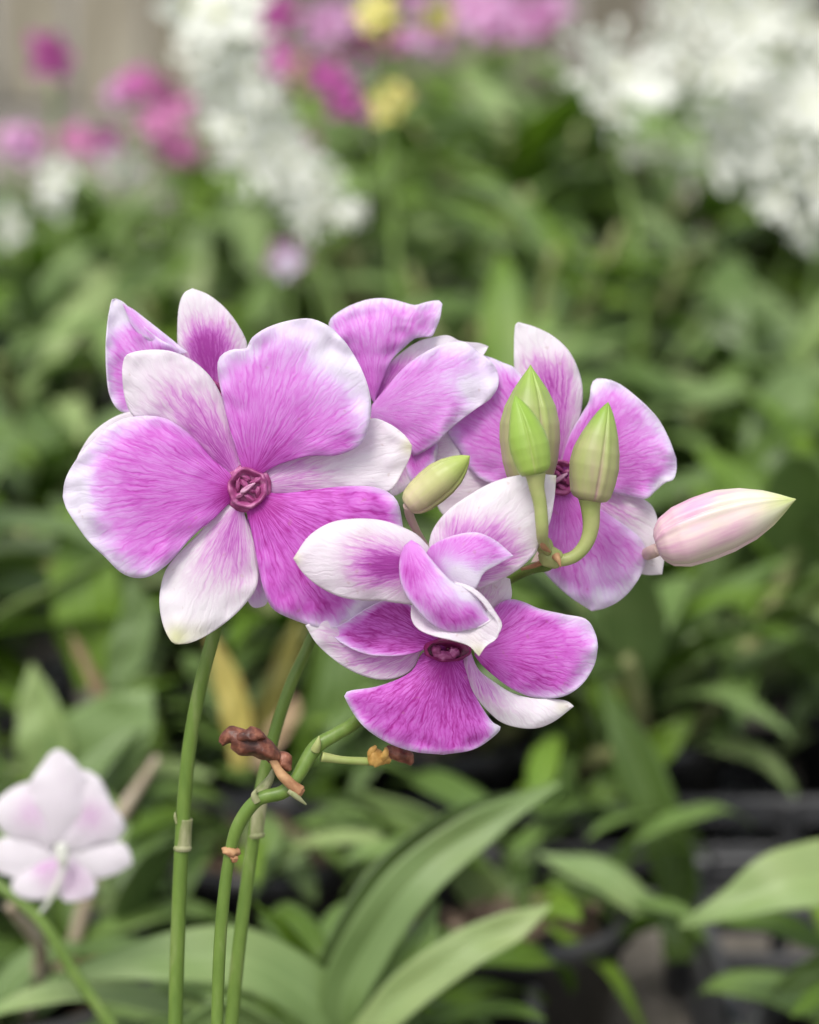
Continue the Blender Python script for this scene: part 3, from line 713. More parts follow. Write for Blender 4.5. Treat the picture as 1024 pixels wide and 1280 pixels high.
shoot('orchid plant with yellow and orange dying leaves behind the brown withered flower', G, (330, 1080), .80, [
    (M_LEAFY, [(300, 960, .80), (298, 900, .80), (285, 850, .80), (262, 790, .80)], [16, 40, 38, 8], .3, .2),
    (M_LEAFY, [(310, 960, .82), (340, 880, .82), (360, 820, .82), (375, 770, .82)], [16, 34, 32, 6], .5, .3),
    (M_LEAFO, [(320, 960, .79), (345, 920, .79), (365, 890, .79), (370, 870, .79)], [14, 28, 26, 6], .3, .3),
    (M_LEAF, [(420, 960, .82), (430, 880, .82), (440, 800, .82), (440, 740, .82)], [40, 76, 60, 10], .2, .2),
    (M_LEAFB, [(395, 1000, .83), (400, 930, .83), (410, 860, .83), (400, 780, .83)], [40, 66, 60, 10], .2, .2)])

# ------------------------------------------------------------------ flowers of the background
def flat_mat(name, c, edge=None, transl=.3):
    return simple(name, [(.3, c), (.75, edge or tuple(min(1, v*1.3+.04) for v in c))], 120, .55, transl, .25, .0004, 3, spec=.3)
M_WHITE = flat_mat('white_petal', (.84, .85, .76), (.88, .89, .86), .42); M_MAGB = flat_mat('magenta_bloom', (.52, .06, .36), (.66, .22, .52))
M_PINKB = flat_mat('pink_bloom', (.60, .26, .52), (.74, .50, .68)); M_YELB = flat_mat('yellow_bloom', (.74, .66, .12), (.80, .74, .36))
M_ROSE = flat_mat('rose_bloom', (.58, .14, .38), (.72, .36, .56)); M_LILAC = flat_mat('lilac_white_bloom', (.70, .62, .76), (.82, .78, .84))
def small_petal(m, length, width, bend, shape=1.0, curl=0.0, name='petal'):
    bm = bmesh.new(); n, nw = 10, 6; T = []; B = []
    for i in range(n+1):
        u = i/n; wd = width*math.sin(math.pi*min(1, (u*.93+.06))**shape)**.7
        if i == n: wd *= .2
        rt, rb = [], []
        for j in range(nw+1):
            v = j/nw*2-1
            P = Vector((math.sin(math.pi*u*curl)*length*.1*v+v*wd/2, u*length, bend*length*u*u+v*v*wd*.18))
            rt.append(bm.verts.new(P+Vector((0, 0, .00025)))); rb.append(bm.verts.new(P-Vector((0, 0, .00025))))
        T.append(rt); B.append(rb)
    for i in range(n):
        for j in range(nw):
            bm.faces.new((T[i][j], T[i+1][j], T[i+1][j+1], T[i][j+1])); bm.faces.new((B[i][j+1], B[i+1][j+1], B[i+1][j], B[i][j]))
        bm.faces.new((T[i][0], B[i][0], B[i+1][0], T[i+1][0])); bm.faces.new((T[i][nw], T[i+1][nw], B[i+1][nw], B[i][nw]))
    bmesh.ops.recalc_face_normals(bm, faces=bm.faces[:])
    me = bpy.data.meshes.new(name); bm.to_mesh(me); bm.free(); me.materials.append(m)
    me.polygons.foreach_set('use_smooth', [True]*len(me.polygons)); return me
def centre_mesh(m, r):
    bm = bmesh.new(); x = bmesh.ops.create_icosphere(bm, subdivisions=2, radius=r)
    for v in bm.verts: v.co *= 1+.25*mnoise.noise(v.co*300); v.co.z *= 1.5
    me = bpy.data.meshes.new('lip'); bm.to_mesh(me); bm.free(); me.materials.append(m); me.polygons.foreach_set('use_smooth', [True]*len(me.polygons)); return me
M_LIPW = flat_mat('cream_lip', (.62, .64, .34)); M_LIPM = flat_mat('dark_lip', (.36, .03, .2))
PM = {
 'star': ([small_petal(M_WHITE, .042, .0056, b, .9, c) for b, c in ((.1, .5), (-.15, -.5), (.25, .3))], centre_mesh(M_LIPW, .004), 10),
 'white': ([small_petal(M_WHITE, .026, .017, b) for b in (.05, -.2)], centre_mesh(M_LIPW, .004), 5),
 'magenta': ([small_petal(M_MAGB, .026, .018, b) for b in (.05, -.2)], centre_mesh(M_LIPM, .005), 5),
 'rose': ([small_petal(M_ROSE, .026, .018, b) for b in (.05, -.2)], centre_mesh(M_LIPM, .005), 5),
 'pink': ([small_petal(M_PINKB, .026, .018, b) for b in (.05, -.2)], centre_mesh(M_LIPM, .005), 5),
 'lilac': ([small_petal(M_LILAC, .028, .020, b) for b in (.05, -.2)], centre_mesh(M_LIPM, .005), 5),
 'yellow': ([small_petal(M_YELB, .026, .017, b) for b in (.05, -.2)], centre_mesh(M_LIPW, .005), 5)}
fid = 0
def bloom(parent, kind, px, py, d, size, r):
    """a small flower facing roughly the camera; size = px across in the picture"""
    ms, lip, n = PM[kind]
    L0 = .040 if kind == 'star' else .026
    s = size/2*FW/FD*d/1024/L0
    f = empty('flower', at(px, py, d), parent)
    f.rotation_euler = (math.pi/2-PITCH+r.uniform(-.6, .5), r.uniform(-.6, .6), 0)
    for k in range(n):
        link('petal', r.choice(ms), f, (0, 0, r.uniform(-.001, .001)), (r.uniform(.0, .45), 0, k/n*6.283+r.uniform(-.12, .12)), s*r.uniform(.85, 1.1))
    link('lip', lip, f, (0, 0, .002), (0, 0, 0), s)
    return f
def spray(label, kind, base, flowers, group=None, d=1.5, cat='orchid'):
    """flowers: (px, py, size[, kind, ddepth]); the stem runs from the ground through them"""
    global fid; fid += 1; r = random.Random(900+fid)
    b = at(base[0], base[1], d); g = Vector((b.x, b.y, 0))
    root = tag(empty('flower_spray', g), label, cat, group)
    pts = [g+Vector((0, 0, 0)), g.lerp(b, .6)]+[at(base[0], base[1], d+.01)]
    fl = sorted(flowers, key=lambda q: (q[0]-base[0])**2+(q[1]-base[1])**2)
    step = max(1, len(fl)//4); path = fl[::step]
    pts += [at(q[0], q[1]+8, d+.03) for q in path]
    tube('stem', pts, [.003]*3+[.002]*len(path), root, M_STEM, 8)
    for q in flowers:
        bloom(root, q[3] if len(q) > 3 else kind, q[0], q[1], d+(q[4] if len(q) > 4 else r.uniform(-.03, .02)), q[2], r)
    return root
spray('white star flower spray standing left of the others at the upper right', 'star', (800, 330), [(775, 92, 130), (740, 70, 90), (815, 110, 80), (770, 140, 80)], None, 1.3)
spray('big hanging mass of white star flowers in the upper right corner', 'star', (1010, 420), [(870, 30, 100), (905, 90, 110), (860, 90, 90), (930, 30, 110), (980, 70, 110), (950, 130, 110), (1010, 30, 110), (1015, 130, 110), (915, 150, 100), (890, 190, 90), (985, 190, 110), (945, 205, 90), (1020, 230, 100), (975, 250, 80), (1030, 80, 100), (850, 5, 80), (1010, 285, 60), (900, 10, 90), (960, 0, 90), (840, 60, 80), (1040, 160, 90)], None, 1.5)
spray('white star flower spray further back above the upper right corner mass', 'star', (960, 380), [(925, 60, 90), (1000, 105, 90), (930, 110, 90), (1030, 190, 90)], None, 1.62)
spray('long diagonal spray of white flowers at the upper left of centre', 'star', (430, 420), [(240, 10, 100, 'white'), (275, 20, 110, 'white'), (300, 50, 90), (255, 75, 90), (310, 90, 90), (280, 120, 90), (330, 140, 90), (295, 160, 80), (345, 180, 80), (310, 205, 80), (370, 200, 70), (395, 230, 70), (360, 240, 60), (415, 260, 60), (385, 275, 60), (300, 10, 80, 'white'), (265, 45, 90, 'white'), (325, 115, 70, 'white'), (290, 85, 70, 'white'), (440, 268, 50), (360, 215, 60), (400, 250, 60)], None, 1.32)
spray('short white flower spray behind the long diagonal one', 'white', (400, 380), [(268, 100, 60), (295, 135, 60), (320, 170, 60), (345, 205, 60), (380, 245, 50), (335, 165, 60), (350, 220, 55), (300, 185, 60)], None, 1.45)
spray('orchid spray with one magenta flower alone against the fence', 'magenta', (90, 420), [(65, 68, 70)], 'magenta blooms by the fence', 1.6)
spray('orchid spray of magenta flowers between the fence and the white diagonal', 'magenta', (200, 400), [(170, 105, 60), (205, 115, 60, 'rose'), (150, 120, 50, 'pink'), (222, 140, 50, 'rose')], None, 1.75)
spray('orchid spray of rose pink flowers above a white bloom at the left', 'rose', (210, 430), [(130, 180, 56, 'magenta'), (215, 180, 62), (95, 175, 50), (235, 190, 46), (190, 155, 46)], None, 1.6)
spray('orchid spray of lilac flowers low at the left edge', 'pink', (30, 430), [(25, 182, 62), (15, 175, 50), (42, 178, 40, 'magenta')], None, 1.6)
spray('white orchid blooms stacked at the left under the rose ones', 'white', (75, 470), [(72, 225, 60), (68, 252, 50)], None, 1.5)
spray('white bloom flushed pink just under the rose flowers', 'white', (160, 470), [(152, 210, 64), (140, 190, 40, 'pink')], None, 1.5)
spray('white bloom cut by the left edge of the view', 'white', (10, 480), [(14, 280, 60)], None, 1.5)
spray('orchid spray of deep magenta flowers right of the white diagonal', 'magenta', (450, 400), [(412, 100, 56), (432, 135, 60), (400, 92, 40), (350, 80, 50), (428, 115, 50)], None, 1.6)
spray('pale orchid blooms mixed between white and magenta near the top', 'pink', (420, 380), [(345, 15, 60, 'magenta'), (400, 35, 60), (420, 25, 60), (370, 85, 50, 'yellow'), (340, 65, 40, 'magenta'), (380, 175, 50, 'rose')], None, 1.75)
spray('orchid spray with yellow flowers near top centre', 'yellow', (500, 420), [(485, 128, 62), (470, 15, 60), (480, 30, 50), (495, 118, 40), (550, 18, 50)], None, 1.3)
spray('large pink orchid spray along the top edge at centre', 'pink', (600, 380), [(450, 50, 60, 'magenta'), (480, 52, 60, 'magenta'), (515, 35, 60), (545, 40, 60), (580, 10, 66), (610, 25, 70), (640, 15, 70), (670, 20, 66, 'magenta'), (690, 10, 50), (600, 5, 60), (650, 30, 60), (520, 10, 50), (430, 30, 50), (625, 45, 50)], None, 1.8)
spray('small lilac flower alone in the leaves above the largest flower', 'pink', (360, 480), [(358, 320, 56), (360, 330, 40, 'lilac')], None, 1.35)
spray('tiny pale blooms right of the lone lilac flower', 'lilac', (410, 420), [(405, 295, 30), (420, 285, 26)], None, 1.6)
spray('pale flower bud spray among dark leaves near the centre top', 'star', (820, 330), [(830, 190, 40), (790, 185, 40)], None, 1.7)

# pale orchid at the lower left, seen from the back, in the near blur
def ring_petals(): pass
near = tag(empty('orchid_spray', at(150, 1300, .605)), 'white orchid with faint lilac patches on a slanting stem at the lower left corner', 'orchid')
bstem = at(150, 1300, .605)
tube('stem', [Vector((bstem.x+.02, bstem.y, .06)), bstem.lerp(Vector((bstem.x+.02, bstem.y, .06)), .4), bstem, at(95, 1220, .605), at(50, 1150, .606), at(-10, 1100, .61), at(-60, 1060, .62)], [.002, .002, .0017, .0016, .0016, .0015, .0012], near, M_STEM, 12)
NF = empty('flower', at(72, 1050, .605), near)
ZN = (0, 880, 3.2); DN = .605
petal('sepal', NF, ZN, [(190, 560), (135, 440), (118, 325), (165, 245), (203, 195), (238, 180)], [(280, 560), (340, 430), (352, 320), (318, 252), (275, 205), (238, 180)], DN-.001, (1, -2, 0), cup=2, ruf=.6, mat_=M_SEPAL, mw=.2, base=.02, seed=61)
petal('petal', NF, ZN, [(235, 550), (262, 430), (288, 310), (330, 262), (400, 300), (450, 400), (485, 450), (505, 500)], [(250, 600), (350, 575), (430, 555), (470, 545), (505, 500)], DN, (0, -1.5, 1), cup=2, ruf=.8, mat_=M_SEPAL, mw=.15, base=.01, seed=62, spots=[(365, 460, 70, .22)], mfrom=.5)
petal('petal', NF, ZN, [(215, 570), (195, 420), (165, 318), (100, 315), (30, 350), (-20, 400), (-20, 470)], [(200, 590), (150, 560), (80, 540), (20, 520), (-20, 470)], DN, (0, -1.5, 1), cup=2, ruf=.8, mat_=M_SEPAL, mw=.15, base=.01, seed=63, spots=[(130, 440, 65, .26)], mfrom=.5)
petal('sepal', NF, ZN, [(280, 570), (350, 555), (430, 552), (490, 555), (520, 590), (530, 640)], [(270, 620), (330, 680), (390, 700), (450, 685), (500, 660), (530, 640)], DN+.001, (0, -1, 0), cup=1, ruf=.5, mat_=M_SEPAL, mw=.2, base=.01, seed=64)
petal('sepal', NF, ZN, [(220, 570), (130, 540), (60, 530), (0, 540), (-40, 570), (-50, 620)], [(230, 630), (170, 690), (80, 700), (10, 680), (-30, 660), (-50, 620)], DN+.001, (0, -1, 0), cup=1, ruf=.5, mat_=M_SEPAL, mw=.2, base=.01, seed=65)
petal('lip', NF, ZN, [(220, 620), (130, 650), (70, 690), (45, 720), (60, 760), (120, 785), (180, 780)], [(250, 620), (260, 680), (250, 740), (230, 770), (180, 780)], DN, (0, -1, 0), cup=1, ruf=.7, mat_=M_SEPAL, mw=.12, base=.14, fade=(.4, 1), fadeto=.1, seed=66, spots=[(190, 650, 55, .18)])
petal('lip', NF, ZN, [(260, 620), (250, 700), (240, 760), (260, 790), (310, 790)], [(290, 620), (350, 670), (385, 720), (370, 770), (310, 790)], DN, (0, -1, 0), cup=1, ruf=.7, mat_=M_SEPAL, mw=.12, base=.10, seed=67, spots=[(290, 700, 55, .2)])
px_tube('pedicel', [(245, 560, .598), (250, 620, .5985), (255, 650, .600), (200, 780, .603), (150, 850, .6075)], [50, 46, 24, 18, 18], ZN, NF, M_WHITE, 12)

# ------------------------------------------------------------------ the three sprays in focus
Z1 = (60, 340, 1024/480); Z2 = (340, 540, 1024/440); Z3 = (380, 350, 3.2); Z4 = (560, 380, 1024/460)
Z5 = (350, 580, 1024/350); Z7 = (180, 780, 1024/400)   # picture areas the outlines were read in
Z7 = (180, 780, 973/380); Z8 = (600, 430, 939/220); ZP = (0, 0, 1.0)

# ---- left spray: straight stem, one big open flower, one flower behind it
sprayA = tag(empty('orchid_spray', at(222, 1290, 0.470)), 'leftmost sharp orchid spray, straight stem, largest pink flower seen face on', 'orchid', 'orchid sprays in focus')
def ground_tail(x, y, d, sx=0.0, dy=0.0):
    p = at(x, y, d); return p, Vector((p.x+sx, p.y+dy, 0.062))
def own_pot(parent, a):
    for n_, me_ in (('pot', POT), ('bark_chips', CHIPS[0])):
        o = bpy.data.objects.new(n_, me_); COL.objects.link(o); o.location = (a.x, a.y, 0); put(o, parent)
        if n_ == 'bark_chips': o['kind'] = 'stuff'
a0, a1 = ground_tail(219, 1300, 0.470, -.05); own_pot(sprayA, a1)
st = tube('stem', [a1, a1*.5+at(216, 1500, .470)*.5, at(216, 1500, .470), a0, at(222, 1180, .469), at(228, 1040, .467), at(236, 940, .465), at(250, 860, .463), at(268, 790, .461), at(292, 700, .459), at(304, 640, .456)],
          [.0022, .002, .0018, .0016, .00157, .00155, .0015, .00148, .0014, .0012, .001], sprayA, M_STEM, 18)
def node_ring(parent, x, y, d, r, tilt=0.0, label=None):
    bm = bmesh.new(); ns = 28; rings = []
    c = at(x, y, d); X = Vector((1, 0, 0)); Zv = UPV
    for (rr, hh) in ((1.0, -.9), (1.10, -.5), (1.17, 0), (1.10, .45), (1.0, .8)):
        ring = []
        for k in range(ns):
            a = k/ns*6.2832; j = 1+.04*mnoise.noise(Vector((math.cos(a)*2, math.sin(a)*2, x)))
            ring.append(bm.verts.new(c+(X*math.cos(a)+FWD*math.sin(a))*r*rr*j+Zv*(hh*r*.42+math.cos(a)*tilt*r)))
        rings.append(ring)
    for i in range(4):
        for k in range(ns): bm.faces.new((rings[i][k], rings[i][(k+1) % ns], rings[i+1][(k+1) % ns], rings[i+1][k]))
    return obj('node', bm, parent, M_SHEATH, None)
node_ring(sprayA, 228.5, 1060, .4672, .0017)
px_tube('sheath', [(229, 1062, .4673), (229.5, 1040, .4671), (231, 1023, .4668)], [20.5, 20.5, 20], ZP, sprayA, M_SHEATH, 20)
px_tube('bract', [(221, 1030, .466), (219, 1021, .4658), (219, 1015, .4658)], [4, 4, 1], ZP, sprayA, M_SHEATH, 8)

F1 = empty('flower', at(309, 610, .447), sprayA); F1['label'] = 'large pink and white flower facing the camera'
D1 = .447
petal('petal', F1, Z1, [(527, 545), (510, 500), (480, 400), (460, 310), (452, 250), (462, 222), (492, 206), (530, 203), (541, 178), (580, 150), (640, 130), (700, 124), (752, 146), (770, 165)],
      [(560, 545), (600, 520), (640, 505), (700, 490), (760, 490), (803, 478), (838, 455), (855, 410), (862, 360), (855, 310), (832, 250), (795, 190), (770, 165)],
      D1, (0.3, -3.6, -2.0), cup=0.8, ruf=1.3, mw=.30, base=.74, fade=(.45, 1.1), fadeto=.42, seed=1, mfrom=.5, spots=[(780, 230, 90, -.35), (620, 480, 60, .12), (545, 520, 60, .25), (800, 470, 40, .2)])
petal('petal', F1, Z1, [(505, 560), (478, 530), (440, 500), (400, 455), (360, 418), (312, 390), (260, 383), (200, 392), (150, 420), (108, 460), (70, 508), (46, 555), (40, 600)],
      [(505, 600), (475, 625), (440, 660), (402, 690), (370, 722), (345, 752), (312, 785), (270, 812), (228, 815), (190, 798), (150, 758), (110, 720), (75, 672), (50, 632), (40, 600)],
      D1, (0.4, -3.6, -1.0), cup=1.4, ruf=1.3, mw=.26, base=.78, fade=(.55, 1.1), fadeto=.40, seed=2, mfrom=.45, spots=[(490, 590, 60, .3), (90, 600, 90, -.3)])
petal('petal', F1, Z1, [(560, 575), (600, 590), (650, 588), (710, 580), (780, 572), (850, 571), (898, 582), (932, 612), (946, 675), (955, 760), (935, 840), (895, 885)],
      [(520, 600), (530, 640), (545, 700), (560, 780), (577, 850), (600, 898), (650, 925), (720, 948), (790, 948), (850, 928), (895, 885)],
      D1, (0.5, -2.0, 3.0), cup=2.0, ruf=1.4, mw=.13, base=.90, fade=(.75, 1.15), fadeto=.55, seed=3, mfrom=.6, spots=[(545, 620, 70, .25), (850, 905, 50, -.8)])
petal('sepal', F1, Z1, [(500, 570), (470, 540), (420, 505), (340, 445), (265, 405), (225, 382), (205, 335), (198, 270), (203, 232), (212, 220)],
      [(525, 545), (513, 500), (487, 410), (464, 335), (432, 278), (385, 236), (332, 212), (285, 207), (240, 211), (212, 220)],
      D1, (0.8, -0.6, -1.5), cup=1.6, ruf=.7, mat_=M_SEPAL, mw=.42, base=.70, fade=(.35, .92), fadeto=.03, streak=(0.10, .62), seed=4, spots=[(470, 500, 50, .25)])
petal('sepal', F1, Z1, [(545, 560), (600, 515), (700, 480), (800, 445), (858, 392), (905, 402), (948, 432), (970, 462)],
      [(545, 590), (590, 592), (700, 605), (800, 605), (880, 592), (917, 580), (945, 535), (966, 492), (970, 462)],
      D1, (0.8, 1.6, .5), cup=1.2, ruf=.7, mat_=M_SEPAL, mw=.35, base=.36, fade=(.25, .8), fadeto=.03, seed=5, spots=[(640, 560, 90, .10)], tips=[(965, 465, 22, .45)])
petal('sepal', F1, Z1, [(500, 600), (478, 622), (440, 655), (395, 705), (345, 755), (312, 800), (298, 860), (300, 910), (312, 955), (332, 988), (350, 992)],
      [(530, 605), (522, 640), (545, 700), (560, 780), (556, 840), (522, 890), (480, 930), (422, 970), (378, 989), (350, 992)],
      D1, (0.8, -0.4, -1.0), cup=1.6, ruf=.7, mat_=M_SEPAL, mw=.40, base=.68, fade=(.30, .82), fadeto=.02, streak=(-0.16, .52), seed=6, tips=[(342, 975, 34, .65), (400, 965, 30, .2)])
column(F1, 309.5, 610, D1-.0010, .0039, 1)
bmd = bmesh.new()
lump(bmd, at(309.5, 611, D1+.0008), .0050, .0050, .001, 3, .08)
obj('throat', bmd, F1, M_COL)

F2 = empty('flower', at(225, 530, .462), sprayA); F2['label'] = 'pink and white flower mostly hidden behind the largest one'
D2 = .460
petal('petal', F2, Z1, [(300, 350), (250, 360), (212, 376), (185, 365), (165, 330), (157, 280), (154, 200), (160, 125), (170, 76), (180, 71)],
      [(380, 320), (380, 280), (350, 212), (300, 180), (262, 150), (225, 105), (200, 80), (180, 71)],
      D2, (1.5, -1, 0), cup=-2.4, ruf=1.2, mw=.17, base=.58, fade=(.6, 1.05), fadeto=.2, seed=7, mfrom=.2, spots=[(240, 150, 28, .3), (190, 100, 40, -.4)])
petal('petal', F2, Z1, [(200, 85), (230, 150), (275, 185), (330, 215), (372, 215), (355, 207)],
      [(200, 85), (228, 100), (262, 126), (300, 156), (342, 190), (355, 207)],
      D2-.0015, (0, -1.0, 0), cup=.5, ruf=.5, mw=.14, base=.50, fade=(.9, 1.3), fadeto=.4, seed=8, mfrom=0)
petal('sepal', F2, Z1, [(420, 330), (380, 260), (350, 210), (345, 160), (349, 95), (362, 58), (385, 44)],
      [(470, 330), (500, 262), (530, 208), (521, 165), (478, 102), (430, 62), (385, 44)],
      D2, (1, -.8, 0), cup=1.2, ruf=.5, mat_=M_SEPAL, mw=.42, base=.95, fade=(.45, 1.0), fadeto=.05, streak=(0.0, .60), seed=9, spots=[(440, 210, 50, .3)])
petal('sepal', F2, Z1, [(330, 400), (270, 370), (215, 373), (165, 393), (118, 430), (85, 480), (74, 510), (72, 525)],
      [(330, 500), (250, 560), (160, 580), (90, 560), (72, 525)],
      D2-.003, (1, 0, -1), cup=.8, ruf=.4, mat_=M_SEPAL, mw=.3, base=.12, fade=(.2, .6), fadeto=.0, seed=10)
petal('petal', F2, Z1, [(440, 600), (470, 700), (510, 800), (530, 870), (545, 893), (560, 895)],
      [(540, 600), (590, 700), (600, 800), (592, 860), (580, 888), (560, 895)],
      D2-.001, (0, 0, 0), cup=.5, ruf=.4, mw=.12, base=.42, fade=(.7, 1.2), fadeto=.2, seed=11)
column(F2, 262, 500, D2, .004, 2)
px_tube('pedicel', [(262, 500, .4615), (280, 560, .465), (302, 640, .4575)], [14, 12, 11], ZP, F2, M_PINKPED)

# ---- middle spray: stem rising behind, flower behind the top
sprayC = tag(empty('orchid_spray', at(290, 1290, 0.480)), 'orchid spray with leaning stem running behind the largest flower to a sideways pink flower', 'orchid', 'orchid sprays in focus')
a0, a1 = ground_tail(288, 1300, 0.480, .06, .01); own_pot(sprayC, a1)
tube('stem', [a1, a1*.5+at(272, 1500, .480)*.5, at(272, 1500, .480), a0, at(297, 1200, .479), at(308, 1110, .478), at(318, 1040, .477), at(326, 985, .476), at(341, 925, .475), at(362, 860, .474), at(390, 797, .473), at(430, 700, .471), at(462, 600, .469), at(470, 520, .467)],
     [.0022, .002, .0017, .00155, .0015, .00145, .0014, .0013, .0013, .0013, .0012, .0012, .0012, .001], sprayC, M_STEM, 18)
node_ring(sprayC, 321, 1044, .4768, .00155, .1)
px_tube('sheath', [(320, 1046, .4768), (323, 1020, .4765), (326, 1000, .4762)], [17.5, 18.5, 17], ZP, sprayC, M_SHEATH, 18)
F3 = empty('flower', at(470, 510, .463), sprayC); F3['label'] = 'bright pink flower turned sideways at top centre'
D3 = .4615
petal('petal', F3, Z3, [(285, 500), (240, 420), (190, 320), (110, 220), (104, 160), (160, 115), (230, 85), (290, 73), (345, 76), (400, 90), (445, 101), (490, 88), (540, 82), (553, 96)],
      [(285, 478), (318, 390), (348, 325), (395, 275), (440, 236), (478, 228), (512, 225), (530, 190), (545, 150), (553, 96)],
      D3, (.5, -1.2, 0), cup=1.4, ruf=1.6, mw=.10, base=.64, fade=(.6, 1.1), fadeto=.5, seed=12, mfrom=.3, spots=[(250, 400, 70, .15)])
petal('petal', F3, Z3, [(272, 500), (330, 430), (400, 350), (470, 298), (540, 262), (600, 248), (645, 250), (700, 288), (752, 330), (777, 378), (775, 430), (745, 476)],
      [(265, 552), (300, 560), (345, 582), (400, 630), (430, 690), (442, 703), (490, 680), (535, 648), (590, 592), (665, 532), (745, 476)],
      D3, (-.5, -2.4, -1.5), cup=1.0, ruf=1.4, mw=.17, base=.60, fade=(.5, 1.05), fadeto=.35, seed=13, mfrom=.4, spots=[(640, 430, 55, -.35), (560, 400, 45, -.2), (720, 440, 50, -.3)])
petal('sepal', F3, Z3, [(290, 470), (335, 345), (400, 283), (460, 245), (520, 228), (575, 221), (615, 240), (650, 248), (700, 252), (738, 265)],
      [(290, 500), (380, 440), (500, 390), (620, 350), (700, 315), (722, 295), (738, 265)],
      D3+.002, (0, 0, 0), cup=-.6, ruf=.5, mat_=M_SEPAL, mw=.25, base=.75, fade=(.25, .62), fadeto=.02, seed=14)
petal('sepal', F3, Z3, [(300, 560), (380, 580), (450, 660), (520, 650), (532, 690), (520, 720), (480, 780), (420, 830), (370, 860)],
      [(280, 600), (300, 700), (320, 800), (350, 858), (370, 860)],
      D3+.001, (0, 0, 0), cup=.6, ruf=.5, mat_=M_SEPAL, mw=.2, base=.45, fade=(.5, 1.1), fadeto=.25, seed=15)
petal('petal', F3, Z3, [(400, 600), (470, 620), (530, 650), (534, 690), (522, 730), (480, 790), (455, 810)],
      [(380, 640), (400, 720), (420, 790), (440, 815), (455, 810)],
      D3+.0005, (0, 0, 0), cup=.6, ruf=.5, mw=.15, base=.72, fade=(.7, 1.1), fadeto=.5, seed=16)
petal('lip', F3, Z3, [(420, 640), (500, 620), (560, 600), (600, 640), (625, 700), (640, 760), (600, 800)],
      [(420, 740), (450, 800), (500, 840), (550, 840), (600, 800)],
      D3+.0025, (0, 0, 0), cup=1, ruf=.8, mat_=M_SEPAL, mw=.2, base=.22, fade=(.4, 1.0), fadeto=.1, seed=17)
px_tube('pedicel', [(468, 520, .4655), (470, 560, .468), (465, 600, .469)], [14, 12, 11], ZP, F3, M_PINKPED)

# ---- right spray: zigzag stem with withered flowers, buds and three flowers
sprayB = tag(empty('orchid_spray', at(270, 1290, 0.455)), 'orchid spray with kinked stem, withered brown flowers, green buds and three pink flowers', 'orchid', 'orchid sprays in focus')
a0, a1 = ground_tail(271, 1300, 0.455, .012, -.085); own_pot(sprayB, a1)
tube('stem', [a1, a1*.5+at(268, 1500, .455)*.5, at(268, 1500, .455), a0, at(274, 1200, .454), at(279, 1130, .453), at(287, 1070, .452), at(299, 1030, .451), at(322, 1000, .450), at(354, 990, .450), at(372, 970, .450), at(394, 935, .451),
              at(420, 918, .452), at(445, 902, .454), at(490, 860, .459), at(560, 790, .464), at(620, 735, .462), at(660, 712, .457), at(686, 706, .4475), at(682, 690, .4455)],
     [.0018, .0018, .0015, .0013, .0013, .0013, .0012, .0014, .0014, .00145, .0014, .00155, .0014, .0014, .0013, .0012, .0012, .0012, .0011, .001], sprayB, M_STEM, 18)
bmn = bmesh.new(); lump(bmn, at(289, 1065, .4512), .0019, .0011, .0014, 4, .35, .2); lump(bmn, at(293, 1073, .4508), .0008, .0008, .0008, 9, .4)
obj('node', bmn, sprayB, M_TAN)
px_tube('bract', [(322, 1002, .4492), (318, 994, .4488), (321, 986, .4486)], [12, 9, 2], ZP, sprayB, M_SHEATH, 10)
px_tube('bract', [(394, 938, .4497), (397, 930, .449), (399, 920, .4488)], [12, 9, 1.5], ZP, sprayB, M_PED, 10)
px_tube('sheath', [(322, 996, .4505), (330, 985, .4515), (338, 973, .452), (342, 960, .4522)], [18, 15, 10, 3], ZP, sprayB, M_SHEATH, 12)
# withered flowers
def withered(name, pts, widths, parent, m, seed, amp=.5):
    o = px_tube(name, pts, widths, ZP, parent, m, 30)
    me = o.data
    for v in me.vertices:
        n = mnoise.noise_vector(v.co*330+Vector((seed, 0, 0)))+mnoise.noise_vector(v.co*1100+Vector((seed, 3, 0)))*.16
        v.co += n*amp*MM*1.25
    return o
wf = withered('withered_flower', [(277, 931, .4462), (288, 921, .4464), (304, 926, .4466), (322, 931, .4468), (337, 943, .447), (343, 953, .4475)], [7, 24, 33, 30, 23, 12], sprayB, M_DRY, 1, .5)
withered('pedicel', [(340, 948, .447), (350, 965, .4472), (364, 980, .4475), (374, 990, .448), (379, 993, .448)], [11, 12, 14, 17, 9], wf, M_TAN, 2, .22)
withered('withered_petal', [(296, 928, .4450), (306, 920, .4445), (320, 919, .4448), (331, 924, .4455)], [4, 16, 18, 6], wf, M_DRY, 9, .7)
px_tube('bract', [(362, 988, .4475), (370, 995, .4470), (383, 1006, .4475)], [9, 8, 2], ZP, wf, M_SHEATH, 8)
withered('withered_bud', [(342, 962, .4482), (349, 950, .4485), (356, 952, .4487), (361, 963, .449)], [6, 20, 21, 8], sprayB, M_DRY, 4, .4)
px_tube('side_stem', [(402, 946, .4505), (428, 950, .4515), (462, 952, .4530)], [13, 10, 11], ZP, sprayB, M_PED, 12)
oc = withered('withered_bract', [(459, 950, .4525), (468, 948, .4522), (478, 950, .4525), (486, 953, .453)], [10, 20, 15, 5], sprayB, M_OCHRE, 6, .6)
withered('withered_bract', [(464, 948, .452), (465, 938, .4515), (469, 931, .4518)], [10, 8, 3], sprayB, M_OCHRE, 7, .4)
withered('withered_bract', [(477, 949, .452), (482, 942, .4515), (483, 934, .452)], [9, 8, 3], sprayB, M_OCHRE, 8, .4)
withered('withered_bud', [(484, 935, .4555), (494, 940, .4553), (507, 946, .4553), (516, 955, .4556)], [9, 20, 19, 5], sprayB, M_DRY, 11, .45)

